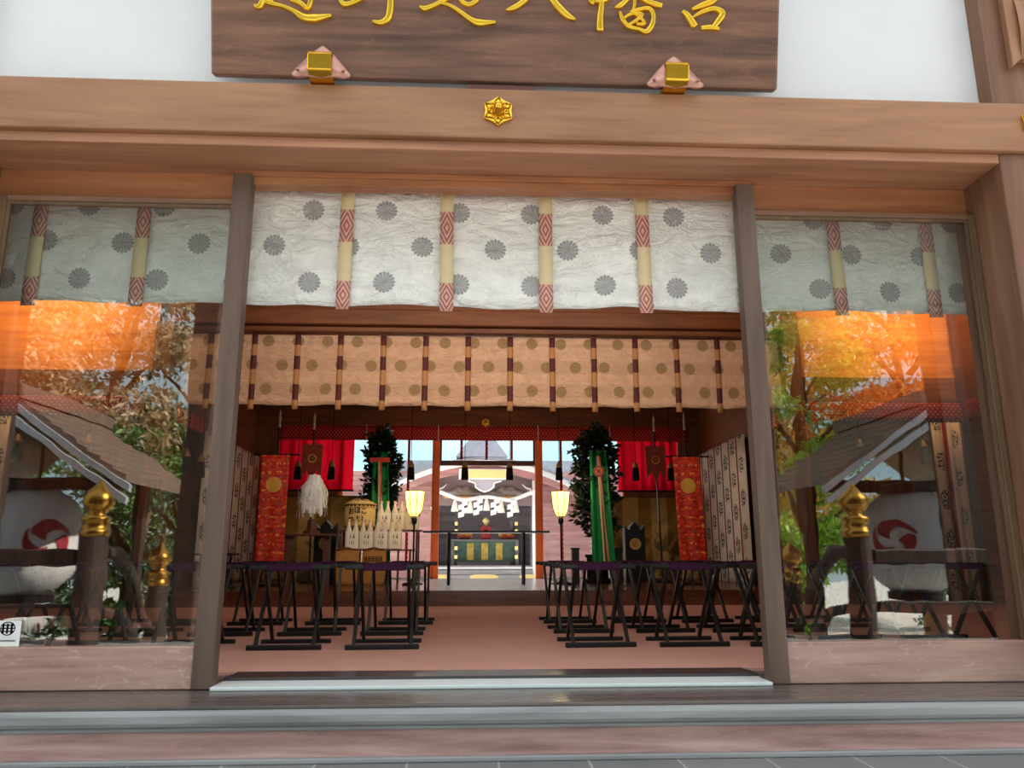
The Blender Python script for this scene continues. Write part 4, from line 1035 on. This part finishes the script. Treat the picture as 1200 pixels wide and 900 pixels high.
# altar with offerings (far)
al = thing('altar_table', 'grey altar table in the main hall opening', 'table', (.14, 13.04, -.049))
bx(-.70, .70, -.2, .2, .80, .83).build('top', M['greywood'], al)
for x in (-.66, .66): bx(x-.03, x+.03, -.18, .18, .0, .80).build('leg', M['greywood'], al)
bx(-.63, .63, .10, .13, .38, .80).build('green_hanging', flat('altar_green', (84, 112, 102), .7, var=.5, vs=9), al)
for x in (-.30, .0, .30): bx(x-.07, x+.07, .07, .095, .42, .76).build('gold_hanging', flat('keman%d' % int(x*100), (206, 168, 84), .45, .4, var=.4, vs=24), al)
for x, lab, mt in ((-.42, 'red tray with gold offering on the left of the altar', 'crimson'), (.46, 'red tray with orange offerings on the right of the altar', 'crimson')):
    t = thing('offering_tray', lab, 'tray', (x+.14, 13.0, .7815), 0, 'altar offering trays')
    bx(-.16, .16, -.08, .08, .05, .075).build('tray', flat('tray_red%d' % int(x*100), (150, 34, 26), .5), t); bx(-.11, .11, -.05, .05, 0, .05).build('foot', M['stand'], t)
    m = MB()
    for k in range(5): m.lathe([(.001, 0), (.03, .012), (.03, .035), (.001, .05)], (-.11+.055*k, 0, .075), 8)
    m.build('offerings', flat('offer%d' % int(x*100), (236, 164, 60), .5), t, smooth=True)
t = thing('altar_shrine_box', 'small red shrine box in the middle of the altar', 'box', (.16, 13.0, .7815))
bx(-.10, .10, -.08, .08, 0, .26).build('box_body', flat('shrine_red', (140, 30, 28), .5), t); bx(-.16, .16, -.11, .11, .26, .28).build('box_roof', M['stand'], t); bx(-.04, .04, -.084, -.0805, .12, .2).build('dark_opening', M['ink'], t)
MB().lathe([(.05, .28), (.03, .31), (.075, .38), (.03, .45), (.001, .46)], n=10).build('gold_finial', M['palegold'], t, smooth=True)
for x, lab in ((-.185, 'gold offering cup left of the red shrine box'), (.50, 'gold offering cup right of the red shrine box')):
    o = MB().lathe([(.05, 0), (.06, .02), (.075, .13), (.07, .15)], (x, 13.165, .7815), 14).build('gold_cup', M['palegold'], smooth=True); tag(o, lab, 'cup')
# court side corridors (keep sun and sky believable)
for sx in (-1, 1):
    struct('wall_court_%s' % ('left' if sx < 0 else 'right'), 'plaster court wall on the %s' % ('left' if sx < 0 else 'right'), bx(sx*5.0, sx*5.2, 8.41, 20, -.05, 2.2), M['plaster'], 'wall')

# ================================================================== PORCH AND GARDEN BEHIND THE VIEWER (seen in the glass)
for sx in (-1, 1):
    nm = 'left' if sx < 0 else 'right'
    struct('pillar_porch_%s' % nm, 'square porch pillar on the %s of the steps' % nm, bx(sx*2.36, sx*2.58, -3.69, -3.45, -.2, 2.779), M['darkpillar'], 'pillar', bevel=.02)
    struct('pillar_porch_%s_outer' % nm, 'outer porch pillar on the %s' % nm, bx(sx*4.12, sx*4.5, -3.69, -3.45, -.2, 2.779), M['darkpillar'], 'pillar', bevel=.02)
struct('trim_20', 'broad dark porch beam over the top of the steps', bx(-4.6, 4.6, -3.72, -3.44, 2.78, 3.75), M['darkwood'], 'beam')
for k in range(5):
    struct('floor_step', 'stone step down to the yard, %s from the top' % ('first', 'second', 'third', 'fourth', 'fifth')[k], bx(-3.4, 3.4, -3.7-.38*(k+1), -3.7-.38*k, -1.0, -.2-.16*(k+1)+.001), M['stone'], 'step')
def giboshi_prof(s):
    return [(.0, -.02), (.115, 0), (.118, .05), (.108, .055), (.108, .12), (.118, .125), (.118, .15), (.075, .17), (.07, .20), (.10, .22), (.125, .27), (.118, .32), (.085, .37), (.04, .41), (.012, .45), (.001, .46)]
def railpost(x, y, zb, zt, lab):
    t = thing('railing_post', lab, 'post', (x, y, zb), 0, 'gold-capped railing posts')
    H = zt-zb-.46
    MB().lathe([(.11, 0), (.11, H)], n=18).build('shaft', M['darkwood'], t, smooth=False)
    MB().lathe([(r_, H+z) for r_, z in giboshi_prof(1)], n=20).build('gold_cap', M['agedgold'], t, smooth=True)
for sx in (-1, 1):
    nm = 'left' if sx < 0 else 'right'
    railpost(sx*3.2, -3.4, -.2, 1.10, 'gold-capped railing post at the top of the %s steps' % nm)
    railpost(sx*3.55, -5.7, -1.0, .62, 'gold-capped railing post at the foot of the %s steps' % nm)
    t = thing('veranda_railing', 'dark wooden railing running outward from the %s top post' % nm, 'railing', (sx*3.2, -3.4, -.2))
    bx(sx*.12, sx*2.4, -.06, .06, .60, .735).build('top_rail', M['darkwood'], t, bevel=.015)
    bx(sx*.12, sx*2.4, -.05, .05, .20, .30).build('bottom_rail', M['darkwood'], t, bevel=.01)
    for q in (1.2, 2.3): bx(sx*(q-.05), sx*(q+.05), -.04, .04, 0, .60).build('baluster', M['darkwood'], t)
    t = thing('stair_railing', 'dark sloping stair railing on the %s of the steps' % nm, 'railing', (sx*3.25, -3.5, -.2))
    MB().tube([(0, -.05, .70), (sx*.08, -.6, .72), (sx*.2, -1.3, .45), (sx*.27, -1.75, .05), (sx*.29, -2.03, -.08)], .06, 10).build('top_rail', M['darkwood'], t, smooth=True)
    MB().tube([(0, -.05, .25), (sx*.15, -1.0, .12), (sx*.29, -2.03, -.40)], .05, 10).build('bottom_rail', M['darkwood'], t, smooth=True)
    # lantern shed
    X0 = sx*4.62; Y0 = -5.4
    t = thing('lantern_shed', 'small copper-roofed lantern shelter in the %s of the yard' % nm, 'shed', (X0, Y0, -1.0))
    for px in (-.72, .72):
        for py in (-.5,): bx(px-.06, px+.06, py-.06, py+.06, 0, 2.30).build('post', M['darkwood'], t)
    ridge = 2.98
    for s2 in (-1, 1):
        m = MB()
        for k in range(9):
            f0, f1 = k/9, (k+1)/9
            m.prism([(s2*1.15*f0, ridge-.80*f0+.05), (s2*1.15*f1, ridge-.80*f1+.075), (s2*1.15*f1, ridge-.80*f1), (s2*1.15*f0, ridge-.80*f0)], 'xz', -.95, .95)
        m.build('roof_slope', M['shedroof'], t)
        for q, (yo, dz) in enumerate(((.96, 0), (1.0, -.12))):
            m = MB(); m.prism([(0, ridge+dz), (s2*1.2, ridge-.83+dz), (s2*1.2, ridge-.90+dz), (0, ridge-.08+dz)], 'xz', yo-.03, yo+.03); m.build('verge_board', M['verge'], t)
    bx(-.10, .10, -1.0, 1.0, ridge+.02, ridge+.16).build('ridge_cap', M['shedroof'], t)
    bx(-.8, .8, -.6, .75, 0, .50).build('plinth', M['stone'], t)
    bx(-.68, .68, -.04, .04, 2.18, 2.30).build('tie_beam', M['darkwood'], t)
    # lantern
    L = thing('paper_lantern', 'large white paper lantern with red comma crest, %s of the yard' % nm, 'lantern', (X0, Y0+.35, .62), 0, 'giant paper lanterns')
    m = MB(); prof = []
    for k in range(41):
        f = -1+2*k/40; rr_ = .48*(1-abs(f)**3.2*.62)+(.007 if k % 2 else -.004); prof.append((rr_, f*.54))
    m.lathe(prof, n=40); m.build('paper_body', flat('lantern_paper_%s' % nm, (196, 192, 190), .75, 0, .2), L, smooth=True)
    MB().lathe([(.28, .52), (.28, .60), (.22, .61)], n=24).build('top_ring', M['black'], L); MB().lathe([(.22, -.61), (.28, -.60), (.28, -.52)], n=24).build('bottom_ring', M['black'], L)
    MB().tube([(0, 0, .60), (0, 0, .98)], .02, 6).build('hanger', M['black'], L)
    # three commas wrapped on the lantern, turned towards the middle of the steps
    ac = radians(90+sx*48)
    for c3 in range(3):
        m = MB(); b0 = c3*2*pi/3+.5
        Np = 24; up, lo = [], []
        for q in range(Np+1):
            f = q/Np; th = b0+f*2.3; rc = .125+.10*f; wd = .135*min(1, (f+.02)/.14)**.5*(1-f)**.8+.004
            up.append((th, rc+wd*.5 if f > .3 else rc+wd*.55)); lo.append((th, rc-wd*.75))
        def P(th, rc):
            u, v = rc*cos(th), rc*sin(th); rad = .48*(1-abs(v/.54)**3.2*.62)+.013
            return (rad*cos(ac+u/.48), rad*sin(ac+u/.48), v)
        i0 = len(m.v)
        for q in range(Np+1):
            for w_ in range(4):
                th = up[q][0]; rc = lo[q][1]+(up[q][1]-lo[q][1])*w_/3; m.v.append(P(th, rc))
        for q in range(Np):
            for w_ in range(3): m.f.append((q*4+w_, (q+1)*4+w_, (q+1)*4+w_+1, q*4+w_+1))
        m.build('red_comma', flat('comma_red%s%d' % (nm, c3), (140, 16, 34), .6), L, solid=.004)

# trees of the garden
def tree(x, y, zb, H, R, mat, label, seed, n=3500, L=.22, trunk=.16, low=.35, kind='round'):
    r = random.Random(seed)
    t = thing('garden_tree' if H > 2.6 else 'garden_shrub', label, 'tree' if H > 2.6 else 'shrub', (x, y, zb), 0, 'garden trees')
    pts = [(0, 0, 0), (r.uniform(-.2, .2), r.uniform(-.2, .2), H*.35), (r.uniform(-.3, .3), r.uniform(-.3, .3), H*.8)]
    m = MB(); m.tube(pts, [trunk, trunk*.7, trunk*.25], 8)
    for k in range(7):
        a = k*2.4; z = H*(low+.07*k); m.tube([(0, 0, z), (R*.35*cos(a), R*.35*sin(a), z+H*.10), (R*.75*cos(a), R*.75*sin(a), z+H*.16)], [trunk*.35, trunk*.2, trunk*.06], 5)
    m.build('trunk', M['leafstem'], t, smooth=True)
    cl = []
    for k in range(26):
        f = r.random(); z = H*(low+(1-low)*f); rr_ = R*(1-.55*abs(f-.35)**1.2)*math.sqrt(r.random()); a = r.uniform(0, 2*pi)
        cl.append((Vector((rr_*cos(a), rr_*sin(a), z)), R*r.uniform(.25, .42)))
    lf = MB()
    for k in range(n):
        c, cr = cl[k % 26]; d = rdir(r); p = c+Vector((d.x, d.y, d.z*.55))*(cr*r.uniform(.55, 1.05))
        leaf(lf, p, (d*.5+rdir(r)+Vector((0, 0, -.3))).normalized(), rdir(r), L*r.uniform(.6, 1.3), L*r.uniform(.3, .5))
    tag(lf.build('foliage', mat, t), kind='stuff')
TR = [
 (-5.3, -8.0, 6.4, 1.7, 'lf_pale', 'pale autumn maple behind the left lantern shelter', .42, 9000, .13),
 (-4.4, -8.6, 3.6, 1.1, 'lf_green', 'mid green tree behind the left stair railing', .2, 7000, .12),
 (-4.75, -7.55, 3.2, .75, 'lf_green', 'leafy green bush tree between the left lantern shelter and the stairs', .06, 7000, .10),
 (-7.6, -7.8, 6.8, 1.9, 'lf_pale', 'tall pale maple at the far left of the garden', .4, 7000, .14),
 (-5.6, -12.5, 10.5, 2.8, 'lf_dark', 'dark evergreen rising behind the left maples', .12, 8000, .19),
 (-3.9, -7.0, 2.3, .5, 'lf_dark', 'dark glossy shrub beside the left stair foot', .06, 4500, .09),
 (-5.05, -6.95, 1.7, .5, 'lf_dark', 'low dark shrub behind the left lantern', .06, 3500, .09),
 (-6.4, -6.3, 2.2, .8, 'lf_green', 'green shrub at the outer left of the yard', .06, 4000, .09),
 (4.75, -8.0, 5.9, 1.0, 'lf_lime', 'bright lime green tree beside the right stair railing', .22, 9000, .12),
 (6.5, -7.9, 6.8, 1.65, 'lf_orange', 'orange autumn maple behind the right lantern shelter', .40, 10000, .13),
 (5.5, -10.3, 6.6, 1.6, 'lf_yellow', 'yellow maple behind the lime green tree', .3, 8000, .14),
 (9.0, -8.6, 7.0, 1.9, 'lf_orange', 'tall orange maple at the far right of the garden', .35, 7000, .14),
 (6.4, -13.5, 11.0, 2.8, 'lf_green', 'tall green tree closing the right of the garden', .12, 8000, .2),
 (3.85, -6.9, 1.9, .5, 'lf_lime', 'lime green shrub behind the right lantern', .06, 4500, .09),
 (6.5, -6.5, 2.0, .7, 'lf_green', 'green shrub at the outer right of the yard', .06, 4000, .09),
 (0.0, -14, 7.0, 2.8, 'lf_dark', 'dark tree closing the middle of the garden', .1, 6000, .2),
 (-10.2, -11.5, 11, 3.0, 'lf_green', 'tall green tree at the far left corner', .12, 7000, .22),
 (11.2, -12.0, 11, 3.0, 'lf_green', 'tall green tree at the far right corner', .12, 7000, .22)]
for i, (x, y, H, R, mt, lab, low, n, L) in enumerate(TR):
    sh = H < 2.6
    tree(x, y, -1, H, R, M[mt], lab, 21+i, n, L, .05 if sh else .15, low)

# ================================================================== LIGHT
W = bpy.data.worlds.new('sky'); sc.world = W; W.use_nodes = True
nt = W.node_tree; nt.nodes.clear()
wo = nt.nodes.new('ShaderNodeOutputWorld'); bg = nt.nodes.new('ShaderNodeBackground'); tc = nt.nodes.new('ShaderNodeTexCoord'); spx = nt.nodes.new('ShaderNodeSeparateXYZ')
rp_ = nt.nodes.new('ShaderNodeValToRGB'); nt.links.new(tc.outputs['Generated'], spx.inputs[0]); nt.links.new(spx.outputs[2], rp_.inputs[0]); nt.links.new(rp_.outputs[0], bg.inputs[0]); nt.links.new(bg.outputs[0], wo.inputs[0])
el = rp_.color_ramp.elements; el[0].position = 0.0; el[0].color = (.62, .74, .76, 1); el[1].position = .6; el[1].color = (.78, .85, .92, 1)
e2 = el.new(.12); e2.color = (.35, .60, .67, 1); e2 = el.new(.3); e2.color = (.70, .80, .86, 1)
bg.inputs[1].default_value = 1.6

def sun(rot, e, col, ang):
    L = bpy.data.lights.new('sun', 'SUN'); L.energy = e; L.color = col; L.angle = ang
    o = bpy.data.objects.new('sun', L); COL.objects.link(o); o.rotation_euler = rot; return o
s_ = sun((0, 0, 0), 14.0, (1, .93, .82), radians(1.5))
dvec = Vector((-.80, -.13, -.59)); s_.rotation_mode = 'QUATERNION'; s_.rotation_quaternion = dvec.to_track_quat('-Z', 'Y')
def area(name, loc, tgt, sx, sy, e, col):
    L = bpy.data.lights.new(name, 'AREA'); L.shape = 'RECTANGLE'; L.size = sx; L.size_y = sy; L.energy = e; L.color = col
    o = bpy.data.objects.new(name, L); COL.objects.link(o); o.location = loc
    o.rotation_mode = 'QUATERNION'; o.rotation_quaternion = (Vector(tgt)-Vector(loc)).to_track_quat('-Z', 'Y'); return o
warm = (1, .56, .22)
for sx, nm in ((-1, 'left'), (1, 'right')):
    area('ceiling_lamp_'+nm, (sx*4.30, 3.5, 3.55), (sx*4.45, 4.75, 2.85), 1.5, .25, 15, warm).data.spread = radians(80)
area('ceiling_lamp_hall', (0, 2.0, 3.1), (0, 4.8, 2.35), 4.5, .3, 19, (1, .84, .68)).data.spread = radians(100)  # added fill light aimed at the rear valance, no fixture
area('ceiling_lamp_front', (0, .9, 3.55), (0, 1.3, 0), 3.6, .5, 16, (1, .88, .76))  # unseen fill added above the front of the hall
area('ceiling_lamp_platform', (0, 5.6, 2.84), (0, 6.2, 0), 4.0, .4, 5, (1, .88, .74))  # weak fill added over the platform, not a fitted lamp
